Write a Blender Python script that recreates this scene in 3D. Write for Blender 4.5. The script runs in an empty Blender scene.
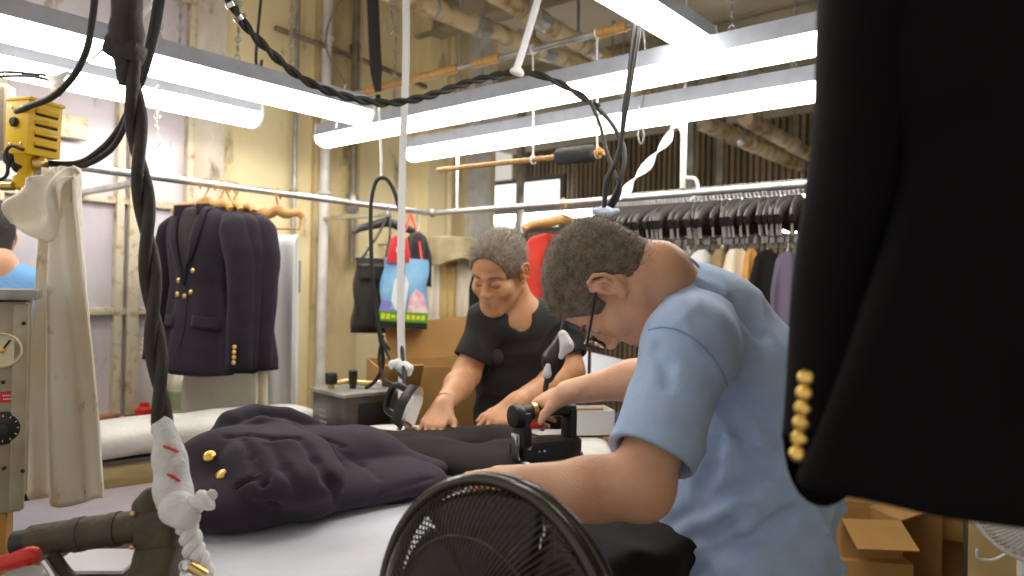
import bpy, bmesh, math, random
import numpy as np
from mathutils import Vector, Matrix, noise

random.seed(7)
SC = bpy.context.scene
COL = SC.collection
FPX = 720.0                      # focal length in pixels of the 1024 x 576 frame
CAMZ = 1.42

# ---------------------------------------------------------------- camera
_rho, _pit = math.radians(1.15), 0.0042
CR = np.array([math.cos(_rho), 0, math.sin(_rho)])
CF = np.array([0, math.cos(_pit), math.sin(_pit)])
CF = CF - CR * (CF @ CR); CF /= np.linalg.norm(CF)
CQ = np.cross(CR, CF)
CO = np.array([0, 0, CAMZ])
cam_data = bpy.data.cameras.new('camera')
cam_data.sensor_width = 36.0
cam_data.lens = FPX / 1024 * 36.0
cam_data.clip_start = 0.05
cam_data.dof.use_dof = True
cam_data.dof.focus_distance = 1.45
cam_data.dof.aperture_fstop = 3.2
cam = bpy.data.objects.new('camera', cam_data)
COL.objects.link(cam)
cam.matrix_world = Matrix(((CR[0], CQ[0], -CF[0], CO[0]), (CR[1], CQ[1], -CF[1], CO[1]),
                           (CR[2], CQ[2], -CF[2], CO[2]), (0, 0, 0, 1)))
SC.camera = cam

# ---------------------------------------------------------------- world, exposure
world = bpy.data.worlds.new('world'); SC.world = world
world.use_nodes = True
_bg = world.node_tree.nodes['Background']
_bg.inputs[0].default_value = (1.0, 0.93, 0.84, 1)
_bg.inputs[1].default_value = 0.68
SC.view_settings.view_transform = 'Standard'
SC.view_settings.look = 'None'
SC.view_settings.gamma = 1.0
SC.view_settings.use_curve_mapping = False
SC.view_settings.exposure = 0.0
TUBE = 14.0                        # brightness of the fluorescent diffusers
TUBE_COL = (1.0, 0.965, 0.90)

# ---------------------------------------------------------------- places
def W(px, py, d):                 # a point of the photograph at a distance along the view axis
    return CO + d * (CF + (px - 512) / FPX * CR + (288 - py) / FPX * CQ)
def WZ(px, py, z):                # a point of the photograph on a horizontal plane
    v = CF + (px - 512) / FPX * CR + (288 - py) / FPX * CQ
    return CO + v * ((z - CAMZ) / v[2])
RU = np.array([0.643, 0.766, 0.0]); RV = np.array([-0.766, 0.643, 0.0]); RZ = np.array([0, 0, 1.0])
def RM(u, v, z):                  # room coordinates: u along the left wall, v towards it
    return RU * u + RV * v + RZ * z
def nrm(v):
    v = np.asarray(v, float); return v / (np.linalg.norm(v) + 1e-12)
def arr(*p): return np.array(p, float)
def basis(x=None, y=None, z=None):        # orthonormal 3x3 whose columns are the axes; first two given count
    if z is not None and x is not None:
        z = nrm(z); x = nrm(np.asarray(x, float) - z * (np.asarray(x, float) @ z)); y = np.cross(z, x)
    elif z is not None and y is not None:
        z = nrm(z); y = nrm(np.asarray(y, float) - z * (np.asarray(y, float) @ z)); x = np.cross(y, z)
    elif x is not None and y is not None:
        x = nrm(x); y = nrm(np.asarray(y, float) - x * (np.asarray(y, float) @ x)); z = np.cross(x, y)
    return np.stack([x, y, z], 1)
RB = np.stack([RU, RV, RZ], 1)            # the room's axes

# ---------------------------------------------------------------- materials
MATS = {}
def mat(name, col, rough=0.6, metal=0.0, var=0.0, vscale=8.0, bump=0.0, bscale=60.0, col2=None, coords='Object',
        sheen=0.0, coat=0.0, trans=0.0, sss=0.0, emit=None, estr=0.0, stretch=None, detail=4.0, vlo=0.35, vhi=0.65, spec=None):
    if name in MATS: return MATS[name]
    m = bpy.data.materials.new(name); m.use_nodes = True
    nt = m.node_tree; b = nt.nodes['Principled BSDF']
    b.inputs['Base Color'].default_value = (*col, 1)
    b.inputs['Roughness'].default_value = rough
    b.inputs['Metallic'].default_value = metal
    if spec is not None: b.inputs['Specular IOR Level'].default_value = spec
    if sheen: b.inputs['Sheen Weight'].default_value = sheen; b.inputs['Sheen Roughness'].default_value = 0.5
    if coat: b.inputs['Coat Weight'].default_value = coat
    if trans: b.inputs['Transmission Weight'].default_value = trans
    if sss:
        b.inputs['Subsurface Weight'].default_value = sss
        b.inputs['Subsurface Radius'].default_value = (0.012, 0.005, 0.003)
        b.inputs['Subsurface Scale'].default_value = 1.0
    if emit: b.inputs['Emission Color'].default_value = (*emit, 1); b.inputs['Emission Strength'].default_value = estr
    tc = nt.nodes.new('ShaderNodeTexCoord')
    src = tc.outputs[coords]
    if stretch:
        mp = nt.nodes.new('ShaderNodeMapping'); mp.inputs['Scale'].default_value = stretch
        nt.links.new(src, mp.inputs[0]); src = mp.outputs[0]
    if var or col2:
        n = nt.nodes.new('ShaderNodeTexNoise'); n.inputs['Scale'].default_value = vscale; n.inputs['Detail'].default_value = detail
        nt.links.new(src, n.inputs['Vector'])
        r = nt.nodes.new('ShaderNodeValToRGB')
        c2 = col2 if col2 else tuple(c * (1 - var) for c in col)
        r.color_ramp.elements[0].position = vlo; r.color_ramp.elements[0].color = (*c2, 1)
        r.color_ramp.elements[1].position = vhi; r.color_ramp.elements[1].color = (*col, 1)
        nt.links.new(n.outputs['Fac'], r.inputs[0]); nt.links.new(r.outputs[0], b.inputs['Base Color'])
    if bump:
        n2 = nt.nodes.new('ShaderNodeTexNoise'); n2.inputs['Scale'].default_value = bscale; n2.inputs['Detail'].default_value = 3
        nt.links.new(src, n2.inputs['Vector'])
        bp = nt.nodes.new('ShaderNodeBump'); bp.inputs['Strength'].default_value = bump; bp.inputs['Distance'].default_value = 0.01
        nt.links.new(n2.outputs['Fac'], bp.inputs['Height']); nt.links.new(bp.outputs[0], b.inputs['Normal'])
    MATS[name] = m
    return m

def grime_mat(name, base, stain, dark, s1=2.0, s2=9.0, rough=0.75, bump=0.25):
    """painted plaster: base paint, broad yellowed stains and small dark chips, both streaked downwards"""
    m = bpy.data.materials.new(name); m.use_nodes = True
    nt = m.node_tree; b = nt.nodes['Principled BSDF']; b.inputs['Roughness'].default_value = rough
    tc = nt.nodes.new('ShaderNodeTexCoord')
    mp = nt.nodes.new('ShaderNodeMapping'); mp.inputs['Scale'].default_value = (1, 1, 0.45); nt.links.new(tc.outputs['Object'], mp.inputs[0])
    def ramp(scale, lo, hi, det=6):
        n = nt.nodes.new('ShaderNodeTexNoise'); n.inputs['Scale'].default_value = scale; n.inputs['Detail'].default_value = det
        n.inputs['Roughness'].default_value = 0.62
        nt.links.new(mp.outputs[0], n.inputs['Vector'])
        r = nt.nodes.new('ShaderNodeMapRange'); r.inputs[1].default_value = lo; r.inputs[2].default_value = hi
        nt.links.new(n.outputs['Fac'], r.inputs[0]); return r.outputs[0], n.outputs['Fac']
    f1, _ = ramp(s1, 0.42, 0.72); f2, h2 = ramp(s2, 0.6, 0.74)
    mx = nt.nodes.new('ShaderNodeMix'); mx.data_type = 'RGBA'; mx.inputs[6].default_value = (*base, 1); mx.inputs[7].default_value = (*stain, 1)
    nt.links.new(f1, mx.inputs[0])
    m2 = nt.nodes.new('ShaderNodeMix'); m2.data_type = 'RGBA'; m2.inputs[7].default_value = (*dark, 1)
    nt.links.new(f2, m2.inputs[0]); nt.links.new(mx.outputs[2], m2.inputs[6]); nt.links.new(m2.outputs[2], b.inputs['Base Color'])
    bp = nt.nodes.new('ShaderNodeBump'); bp.inputs['Strength'].default_value = bump; bp.inputs['Distance'].default_value = 0.02
    nt.links.new(h2, bp.inputs['Height']); nt.links.new(bp.outputs[0], b.inputs['Normal'])
    MATS[name] = m
    return m

# ---------------------------------------------------------------- meshes
def smooth_path(pts, n=8):
    """Catmull-Rom through the points"""
    p = [np.asarray(q, float) for q in pts]
    if len(p) < 3: return p
    p = [2 * p[0] - p[1]] + p + [2 * p[-1] - p[-2]]
    out = []
    for i in range(1, len(p) - 2):
        for k in range(n):
            t = k / n
            out.append(0.5 * ((2 * p[i]) + (-p[i-1] + p[i+1]) * t + (2*p[i-1] - 5*p[i] + 4*p[i+1] - p[i+2]) * t*t
                              + (-p[i-1] + 3*p[i] - 3*p[i+1] + p[i+2]) * t**3))
    out.append(p[-2]); return out
def lerp_list(vals, n):
    x = np.linspace(0, len(vals) - 1, n); return np.interp(x, range(len(vals)), vals)

class MB:
    def __init__(s): s.v = []; s.f = []; s.m = []
    def add(s, verts, faces, mi=0):
        o = len(s.v); s.v.extend([tuple(map(float, q)) for q in verts]); s.f.extend([tuple(i + o for i in f) for f in faces]); s.m.extend([mi] * len(faces)); return s
    def bm(s, bm, M=None, mi=0):
        bm.verts.index_update()
        vs = [tuple((M @ v.co) if M is not None else v.co) for v in bm.verts]
        s.add(vs, [[v.index for v in f.verts] for f in bm.faces], mi); bm.free(); return s
    def box(s, c, size, B=None, bevel=0.0, seg=2, mi=0, taper=1.0):
        bm = bmesh.new(); bmesh.ops.create_cube(bm, size=1.0)
        for v in bm.verts:
            t = taper if v.co.z > 0 else 1.0
            v.co = Vector((v.co.x * size[0] * t, v.co.y * size[1] * t, v.co.z * size[2]))
        if bevel: bmesh.ops.bevel(bm, geom=bm.edges[:], offset=bevel, segments=seg, affect='EDGES', profile=0.6)
        B = np.eye(3) if B is None else B
        M = Matrix([[*B[i], c[i]] for i in range(3)] + [[0, 0, 0, 1]])
        return s.bm(bm, M, mi)
    def tube(s, path, r, n=8, caps=True, mi=0, flat=1.0, ref=None):
        P = [np.asarray(q, float) for q in path]; N = len(P)
        R = [r] * N if np.isscalar(r) else (list(r) if len(r) == N else list(lerp_list(r, N)))
        T = [nrm(P[min(i+1, N-1)] - P[max(i-1, 0)]) for i in range(N)]
        if ref is None:
            ref = arr(0, 0, 1) if abs(T[0][2]) < 0.9 else arr(1, 0, 0)
        a = nrm(np.asarray(ref, float) - T[0] * (np.asarray(ref, float) @ T[0]))
        vs = []; fs = []
        for i in range(N):
            a = nrm(a - T[i] * (a @ T[i])); b = np.cross(T[i], a)
            for k in range(n):
                an = 2 * math.pi * k / n
                vs.append(P[i] + R[i] * (math.cos(an) * a * flat + math.sin(an) * b))
        for i in range(N - 1):
            for k in range(n):
                fs.append((i*n + k, i*n + (k+1) % n, (i+1)*n + (k+1) % n, (i+1)*n + k))
        if caps: fs.append(tuple(range(n))[::-1]); fs.append(tuple((N-1)*n + k for k in range(n)))
        return s.add(vs, fs, mi)
    def loft(s, rings, caps=True, closed=True, mi=0):
        n = len(rings[0]); vs = [q for r in rings for q in r]; fs = []
        for i in range(len(rings) - 1):
            for k in range(n if closed else n - 1):
                fs.append((i*n + k, i*n + (k+1) % n, (i+1)*n + (k+1) % n, (i+1)*n + k))
        if caps and closed: fs.append(tuple(range(n))[::-1]); fs.append(tuple((len(rings)-1)*n + k for k in range(n)))
        return s.add(vs, fs, mi)
    def lathe(s, prof, c, axis=(0, 0, 1), n=20, mi=0, caps=True):
        z = nrm(axis); x = arr(1, 0, 0) if abs(z[0]) < 0.9 else arr(0, 1, 0); B = basis(x=x, z=z); c = np.asarray(c, float)
        rings = [[c + B @ arr(max(r, 1e-4) * math.cos(2*math.pi*k/n), max(r, 1e-4) * math.sin(2*math.pi*k/n), h) for k in range(n)] for r, h in prof]
        return s.loft(rings, caps, True, mi)
    def ell(s, c, r, B=None, n=14, mi=0):
        bm = bmesh.new(); bmesh.ops.create_uvsphere(bm, u_segments=n, v_segments=max(6, n * 2 // 3), radius=1.0)
        B = np.eye(3) if B is None else B; r = (r, r, r) if np.isscalar(r) else r
        M = Matrix([[*(B[i] * np.array(r)), c[i]] for i in range(3)] + [[0, 0, 0, 1]])
        return s.bm(bm, M, mi)
    def ring(s, c, axis, R, r, n=48, k=8, mi=0, arc=(0, 2 * math.pi)):
        z = nrm(axis); x = arr(1, 0, 0) if abs(z[0]) < 0.9 else arr(0, 1, 0); B = basis(x=x, z=z); c = np.asarray(c, float)
        vs = []; fs = []
        for i in range(n):
            a = 2 * math.pi * i / n; e = B @ arr(math.cos(a), math.sin(a), 0)
            for j in range(k):
                b = 2 * math.pi * j / k; vs.append(c + e * (R + r * math.cos(b)) + z * r * math.sin(b))
        for i in range(n):
            for j in range(k):
                fs.append((i*k + j, ((i+1) % n)*k + j, ((i+1) % n)*k + (j+1) % k, i*k + (j+1) % k))
        return s.add(vs, fs, mi)
    def prism(s, poly, o, B, h, mi=0):
        """a polygon in the plane of B's first two axes, extruded by h along the third"""
        n = len(poly); o = np.asarray(o, float)
        a = [o + B @ arr(p[0], p[1], 0) for p in poly]; b = [q + B[:, 2] * h for q in a]
        fs = [tuple(range(n))[::-1], tuple(range(n, 2*n))] + [(i, (i+1) % n, n + (i+1) % n, n + i) for i in range(n)]
        return s.add(a + b, fs, mi)
    def sheet(s, fn, nu, nv, th=0.003, mi=0):
        """a cloth-like surface fn(a, b) with thickness, a and b in 0..1"""
        P = np.array([[fn(i / (nu-1), j / (nv-1)) for j in range(nv)] for i in range(nu)], float)
        du = np.gradient(P, axis=0); dv = np.gradient(P, axis=1); N = np.cross(du, dv)
        N /= np.linalg.norm(N, axis=2, keepdims=True) + 1e-12
        A = (P + N * th / 2).reshape(-1, 3); Bk = (P - N * th / 2).reshape(-1, 3); o = nu * nv
        fs = []
        for i in range(nu - 1):
            for j in range(nv - 1):
                q = (i*nv + j, (i+1)*nv + j, (i+1)*nv + j + 1, i*nv + j + 1)
                fs.append(q); fs.append(tuple(o + t for t in q[::-1]))
        rim = [i*nv for i in range(nu)] + [(nu-1)*nv + j for j in range(1, nv)] + [i*nv + nv-1 for i in range(nu-2, -1, -1)] + [j for j in range(nv-2, 0, -1)]
        for t in range(len(rim)):
            a, b = rim[t], rim[(t+1) % len(rim)]; fs.append((b, a, o + a, o + b))
        return s.add(list(A) + list(Bk), fs, mi)
    def build(s, name, m, parent=None, smooth=True, sharp=40, org=None):
        o = mesh_obj(name, np.array(s.v), s.f, m, parent, smooth, sharp, org)
        if any(s.m): o.data.polygons.foreach_set('material_index', s.m)
        return o

ORG = {}
def mesh_obj(name, V, Fc, m, parent=None, smooth=True, sharp=40, org=None):
    V = np.asarray(V, float).reshape(-1, 3)
    if parent is not None: org = ORG[parent.name]
    elif org is None: org = np.array([(V[:, 0].min() + V[:, 0].max()) / 2, (V[:, 1].min() + V[:, 1].max()) / 2, V[:, 2].min()])
    me = bpy.data.meshes.new(name)
    me.from_pydata([tuple(q) for q in (V - org)], [], [tuple(f) for f in Fc])
    for x in (m if isinstance(m, (list, tuple)) else [m]): me.materials.append(x)
    if smooth:
        me.polygons.foreach_set('use_smooth', [True] * len(me.polygons))
        if sharp: me.set_sharp_from_angle(angle=math.radians(sharp))
    me.validate(); me.update()
    o = bpy.data.objects.new(name, me); COL.objects.link(o)
    if parent is not None: o.parent = parent
    else: o.location = org
    ORG[o.name] = np.array(org, float)
    return o
def tag(o, label, cat, group=None):
    o['label'] = label; o['category'] = cat
    if group: o['group'] = group
    return o
def thing(name, label, cat, loc=(0, 0, 0), group=None):
    o = bpy.data.objects.new(name, None); o.empty_display_size = 0.05; COL.objects.link(o)
    o.location = loc; ORG[o.name] = np.array(loc, float)
    return tag(o, label, cat, group)
def struct(name, mb, m, smooth=False):
    o = mb.build(name, m, None, smooth); o['kind'] = 'structure'; return o
def dup(root, loc=None, rot=None, label=None, group=None, scale=None, matrix=None):
    r = root.copy(); COL.objects.link(r); ORG[r.name] = ORG[root.name]
    if matrix is not None: r.matrix_world = matrix
    else:
        if loc is not None: r.location = loc
        if rot is not None: r.rotation_euler = rot
        if scale is not None: r.scale = scale
    if label: r['label'] = label
    if group: r['group'] = group
    def kids(a, b):
        for ch in list(a.children):
            c = ch.copy(); COL.objects.link(c); c.parent = b; kids(ch, c)
    kids(root, r)
    return r
def place(o, B, loc, sc=1.0):
    return Matrix([[*(np.asarray(B)[i] * sc), loc[i]] for i in range(3)] + [[0, 0, 0, 1]])

# ---------------------------------------------------------------- smooth solids (bodies, clothes, draped cloth)
class SDF:
    """a list of soft shapes blended together; mesh() turns the level set into one continuous surface"""
    def __init__(s): s.p = []; s.disp = None
    def cone(s, a, b, r1, r2, k=0.02, sub=False, flat=None, cap=None):
        a = np.asarray(a, float); b = np.asarray(b, float)
        fl = None
        if flat is not None: fl = (nrm(flat[0]), flat[1])
        def f(P):
            q = P - a; ba = b - a
            if fl is not None:
                q = q + (fl[1] - 1) * (q @ fl[0])[:, None] * fl[0]; ba = ba + (fl[1] - 1) * (ba @ fl[0]) * fl[0]
            h = np.clip(q @ ba / (ba @ ba + 1e-12), 0, 1)
            d = np.linalg.norm(q - h[:, None] * ba, axis=1) - (r1 + (r2 - r1) * h)
            if cap is not None: d = np.maximum(d, (P - cap[0]) @ cap[1])
            return d
        c = (a + b) / 2; s.p.append((f, c, np.linalg.norm(b - a) / 2 + max(r1, r2), k, sub)); return s
    def chain(s, pts, rs, k=0.02, flat=None):
        for i in range(len(pts) - 1): s.cone(pts[i], pts[i+1], rs[i], rs[i+1], k, False, flat)
        return s
    def ell(s, c, r, B=None, k=0.02, sub=False):
        c = np.asarray(c, float); r = np.array([r, r, r] if np.isscalar(r) else r, float); B = np.eye(3) if B is None else np.asarray(B)
        def f(P):
            q = (P - c) @ B; k0 = np.linalg.norm(q / r, axis=1); k1 = np.linalg.norm(q / (r * r), axis=1)
            return np.where(k0 < 1e-6, -r.min(), k0 * (k0 - 1) / np.maximum(k1, 1e-9))
        s.p.append((f, c, r.max(), k, sub)); return s
    def rbox(s, c, h, rr, B=None, k=0.02, sub=False):
        c = np.asarray(c, float); h = np.array(h, float) - rr; B = np.eye(3) if B is None else np.asarray(B)
        def f(P):
            q = np.abs((P - c) @ B) - h
            return np.linalg.norm(np.maximum(q, 0), axis=1) + np.minimum(q.max(1), 0) - rr
        s.p.append((f, c, np.linalg.norm(h + rr), k, sub)); return s
    def plane(s, c, n, k=0.004):         # removes the side n points to
        c = np.asarray(c, float); n = nrm(n)
        s.p.append((lambda P: -((P - c) @ n), c, 1e9, k, True)); return s
    def ev(s, P, bc=None, br=0.0):
        d = np.full(len(P), 0.5)
        for f, c, r, k, sub in s.p:
            if bc is not None and r < 1e8 and np.linalg.norm(bc - c) - r - br > 0.05 + k: continue
            e = f(P)
            if sub:
                e = -e; h = np.maximum(k - np.abs(d - e), 0) / max(k, 1e-9); d = np.maximum(d, e) + h * h * k * 0.25
            else:
                h = np.maximum(k - np.abs(d - e), 0) / max(k, 1e-9); d = np.minimum(d, e) - h * h * k * 0.25
        if s.disp is not None: d = d + s.disp(P)
        return d
    def mesh(s, h=0.004, Bn=16, relax=1):
        lo = np.min([c - r for f, c, r, k, sub in s.p if not sub], 0) - 0.02
        hi = np.max([c + r for f, c, r, k, sub in s.p if not sub], 0) + 0.02
        nb = np.ceil((hi - lo) / (h * Bn)).astype(int)
        I = np.stack(np.meshgrid(*[np.arange(n) for n in nb], indexing='ij'), -1).reshape(-1, 3)
        br = h * Bn * 0.87
        bcs = lo + (I + 0.5) * h * Bn
        near = np.zeros(len(I), bool)
        for a in range(0, len(I), 40000): near[a:a+40000] = np.abs(s.ev(bcs[a:a+40000])) < br * 2.0 + 0.01
        n2 = Bn + 2
        G = np.stack(np.meshgrid(*[np.arange(-1, Bn + 1)] * 3, indexing='ij'), -1)
        dims = nb * Bn + 4
        gid = lambda X: ((X[..., 0] + 2) * dims[1] + X[..., 1] + 2) * dims[2] + X[..., 2] + 2
        VI = []; VP = []; Q = []
        for ib, bc in zip(I[near], bcs[near]):
            idx = G + ib * Bn
            D = s.ev((lo + idx * h).reshape(-1, 3), bc, br + h).reshape(n2, n2, n2)
            if D.min() > 0 or D.max() < 0: continue
            S = D < 0
            cnt = np.zeros((n2-1,)*3, int); acc = np.zeros((n2-1, n2-1, n2-1, 3)); num = np.zeros((n2-1,)*3)
            for dx in (0, 1):
                for dy in (0, 1):
                    for dz in (0, 1): cnt += S[dx:n2-1+dx, dy:n2-1+dy, dz:n2-1+dz]
            for ax in range(3):
                o1, o2 = [a for a in range(3) if a != ax]
                for i in (0, 1):
                    for j in (0, 1):
                        st = [0, 0, 0]; st[o1] = i; st[o2] = j
                        en = list(st); en[ax] = 1
                        A = D[st[0]:n2-1+st[0], st[1]:n2-1+st[1], st[2]:n2-1+st[2]]; C = D[en[0]:n2-1+en[0], en[1]:n2-1+en[1], en[2]:n2-1+en[2]]
                        cr = (A < 0) != (C < 0); t = np.where(cr, A / np.where(cr, A - C, 1), 0)
                        acc[..., ax] += np.where(cr, t, 0); acc[..., o1] += cr * i; acc[..., o2] += cr * j; num += cr
            act = (cnt > 0) & (cnt < 8)
            if not act.any(): continue
            ci = np.argwhere(act)
            VI.append(gid(ci - 1 + ib * Bn)); VP.append(lo + (ci - 1 + ib * Bn + acc[act] / num[act][:, None]) * h)
            for ax in range(3):
                o1, o2 = (ax + 1) % 3, (ax + 2) % 3
                sl = [slice(1, Bn + 1)] * 3; s2 = list(sl); s2[ax] = slice(2, Bn + 2)
                A = S[tuple(sl)]; C = S[tuple(s2)]; e = np.argwhere(A != C)
                if not len(e): continue
                fl = A[A != C]; g = e + ib * Bn
                e1 = np.zeros(3, int); e1[o1] = 1; e2 = np.zeros(3, int); e2[o2] = 1
                q = np.stack([gid(g), gid(g - e1), gid(g - e1 - e2), gid(g - e2)], 1)
                q[~fl] = q[~fl][:, ::-1]; Q.append(q)
        VI = np.concatenate(VI); VP = np.concatenate(VP); Q = np.concatenate(Q)
        u, first = np.unique(VI, return_index=True); V = VP[first]
        qi = np.searchsorted(u, Q); qi = np.clip(qi, 0, len(u) - 1); ok = (u[qi] == Q).all(1); qi = qi[ok]
        for _ in range(relax):
            acc = np.zeros_like(V); n = np.zeros(len(V))
            for a in range(4):
                b = (a + 1) % 4
                np.add.at(acc, qi[:, a], V[qi[:, b]]); np.add.at(n, qi[:, a], 1)
                np.add.at(acc, qi[:, b], V[qi[:, a]]); np.add.at(n, qi[:, b], 1)
            V = V * 0.5 + 0.5 * acc / np.maximum(n, 1)[:, None]
        return V, qi
    def build(s, name, m, parent=None, h=0.004, relax=1):
        V, q = s.mesh(h, relax=relax)
        lab = np.arange(len(V))                          # drop crumbs cut loose from the main surface
        for _ in range(400):
            mn = lab[q].min(1); new = lab.copy()
            for a in range(4): np.minimum.at(new, q[:, a], mn)
            new = new[new]
            if (new == lab).all(): break
            lab = new
        u, cnt = np.unique(lab, return_counts=True)
        if len(u) > 1:
            keep = np.isin(lab, u[cnt >= cnt.max() * 0.05]); q = q[keep[q].all(1)]
            idx = np.cumsum(keep) - 1; V = V[keep]; q = idx[q]
        return mesh_obj(name, V, q.tolist(), m, parent, True, 0)
# ================================================================ the room
plaster = grime_mat('cream_plaster', (0.88, 0.77, 0.47), (0.74, 0.58, 0.29), (0.30, 0.23, 0.13), 1.6, 7.0)
oldpaint = grime_mat('lilac_white_paint', (0.60, 0.54, 0.52), (0.44, 0.36, 0.28), (0.27, 0.19, 0.13), 2.4, 11.0)
grimy = grime_mat('grimy_plaster', (0.66, 0.54, 0.30), (0.33, 0.24, 0.12), (0.12, 0.08, 0.04), 3.2, 9.0)
ceilm = grime_mat('ceiling_paint', (0.74, 0.69, 0.57), (0.58, 0.50, 0.37), (0.12, 0.09, 0.06), 1.2, 5.0)
brown = mat('brown_corrugated', (0.27, 0.20, 0.125), 0.7, var=0.5, vscale=6, stretch=(1, 1, 0.2))
floorm = mat('floor_concrete', (0.28, 0.25, 0.22), 0.6, var=0.35, vscale=4, bump=0.1)
steel = mat('galvanised_steel', (0.50, 0.49, 0.47), 0.42, metal=0.75, var=0.35, vscale=14)
white_pipe = mat('white_pipe_paint', (0.80, 0.78, 0.76), 0.5, var=0.2, vscale=12)
frame_paint = mat('yellowed_frame_paint', (0.58, 0.52, 0.38), 0.6, col2=(0.34, 0.22, 0.11), vscale=22, vlo=0.30, vhi=0.48)
pane_paint = grime_mat('painted_pane', (0.60, 0.56, 0.61), (0.46, 0.41, 0.42), (0.36, 0.27, 0.20), 2.2, 14.0, 0.35, 0.05)
LWV = 3.17                                     # the left wall's distance
def slab(name, u0, u1, v0, v1, z0, z1, m):
    b = MB(); b.box(RM((u0+u1)/2, (v0+v1)/2, (z0+z1)/2), (u1-u0, v1-v0, z1-z0), RB); return struct(name, b, m)
slab('floor', -2.2, 7.2, -3.6, 5.6, -0.1, 0.0, floorm)
slab('ceiling', -0.6, 7.2, -3.6, 5.6, 3.06, 3.16, ceilm)
slab('wall_left', -0.8, 3.46, LWV, LWV + 0.15, 0, 3.06, plaster)
slab('wall_inner', 3.46, 3.58, LWV, 5.6, 0, 3.06, plaster)
slab('wall_right', -0.3, 7.2, -3.6, -3.5, 0, 3.06, plaster)
bw = MB()                                       # far wall: corrugated sheets above a low plastered wall
for i in range(150):
    v = -3.5 + i * 0.06
    bw.box(RM(6.60, v + 0.015, 1.53), (0.05, 0.03, 3.06), RB)
bw.box(RM(6.67, 1.0, 1.53), (0.09, 9.2, 3.06), RB)
struct('wall_back', bw, brown)
# flat old-painted stretch of the left wall, the grimy chase with the riser pipes, a pilaster
slab('wall_painted_bay', -0.8, 1.62, LWV - 0.02, LWV, 0, 3.06, oldpaint)
slab('trim_1', 1.50, 1.66, LWV - 0.05, LWV, 0, 3.06, grime_mat('grimy_white_post', (0.74, 0.68, 0.60), (0.45, 0.36, 0.24), (0.15, 0.10, 0.06), 4.0, 10.0))
slab('trim_2', 2.16, 2.44, LWV - 0.03, LWV, 0, 3.06, grimy)
slab('trim_3', 2.88, 3.02, LWV - 0.10, LWV, 0, 3.06, plaster)
slab('trim_4', 3.30, 3.47, LWV - 0.06, LWV, 0, 3.06, white_pipe)

# steel sash window, its panes painted over
w1 = bpy.data.objects.new('window_1', None); COL.objects.link(w1); w1['kind'] = 'structure'
w1.location = RM(0.8, LWV, 0.86); ORG['window_1'] = RM(0.8, LWV, 0.86)
us = [-0.02, 0.39, 0.80, 1.215, 1.50]; zs = [0.86, 1.306, 1.757, 2.205, 2.66]
for i in range(4):
    for j in range(4):
        b = MB(); b.box(RM((us[i]+us[i+1])/2, LWV - 0.024, (zs[j]+zs[j+1])/2), (us[i+1]-us[i]-0.02, 0.012, zs[j+1]-zs[j]-0.02), RB)
        b.build('pane', pane_paint, w1, False)
for i, u in enumerate(us):
    b = MB(); b.box(RM(u, LWV - 0.045, 1.76), (0.030, 0.045, 1.86), RB, 0.006); b.build('mullion', frame_paint, w1)
for z in zs:
    b = MB(); b.box(RM(0.74, LWV - 0.040, z), (1.55, 0.038, 0.030), RB, 0.006); b.build('glazing_bar', frame_paint, w1)
b = MB(); b.box(RM(1.27, LWV - 0.06, 1.53), (0.045, 0.025, 1.3), RB, 0.004); b.build('casement_stile', frame_paint, w1)
b = MB(); b.box(RM(0.9, LWV - 0.07, 2.02), (0.36, 0.03, 0.09), RB, 0.008); b.build('label_plate', frame_paint, w1)
# bright window beyond the corner
w2 = bpy.data.objects.new('window_2', None); COL.objects.link(w2); w2['kind'] = 'structure'
ORG['window_2'] = np.zeros(3)
glow = mat('daylit_pane', (0.9, 0.95, 1.0), 0.3, emit=(0.86, 0.93, 1.0), estr=1.5)
cw = (W(487, 235, 7.0) + W(560, 175, 7.0)) / 2
uF = 6.40
def onfar(px, py):
    v = CF + (px - 512) / FPX * CR + (288 - py) / FPX * CQ
    return CO + v * (uF / (v @ RU))
A_, B_ = onfar(486, 232), onfar(562, 176)
vm, zm = (A_ @ RV + B_ @ RV) / 2, (A_[2] + B_[2]) / 2; wv, wz = abs(A_ @ RV - B_ @ RV), B_[2] - A_[2]
b = MB(); b.box(RM(uF + 0.05, vm, zm), (0.02, wv, wz), RB); b.build('pane', glow, w2, False)
darkframe = mat('dark_frame', (0.10, 0.085, 0.07), 0.6)
b = MB()
for s in (-1, 1): b.box(RM(uF + 0.03, vm + s * wv / 2, zm), (0.06, 0.06, wz + 0.06), RB)
for s in (-1, 0, 1): b.box(RM(uF + 0.03, vm, zm + s * wz / 2), (0.05, wv, 0.05), RB)
b.build('window_frame', darkframe, w2, False)

# ---------------------------------------------------------------- pipes on the wall
def riser(px, ypx, r, z0, z1, m, label, off=0.05, clips=(0.9, 1.9, 2.7), name='wall_pipe'):
    k = (px - 512) / FPX; v = LWV - off
    u = v * (0.643 * k + 0.766) / (0.643 - 0.766 * k)
    t = thing(name, label, 'pipe', RM(u, v, z0))
    b = MB(); b.tube([RM(u, v, z0), RM(u, v, z1)], r, 10); b.build('pipe', m, t)
    for z in clips:
        if z0 < z < z1: b = MB(); b.ring(RM(u, v, z), (0, 0, 1), r * 1.1, r * 0.35, 14, 6); b.box(RM(u, v + off * 0.5, z), (r * 1.2, off, r * 1.6), RB); b.build('clip', m, t)
    return t, u, v
riser(322, 0, 0.026, 0.0, 3.06, white_pipe, 'thick white painted pipe running floor to ceiling on the grimy chase')
t, u, v = riser(292, 0, 0.012, 1.52, 3.06, steel, 'thin grey conduit ending in a small switch box on the cream wall', 0.03)
b = MB(); b.box(RM(u, v, 1.47), (0.07, 0.05, 0.16), RB, 0.008); b.build('switch_box', mat('grey_box', (0.36, 0.35, 0.33), 0.5, var=0.3), t)
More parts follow.
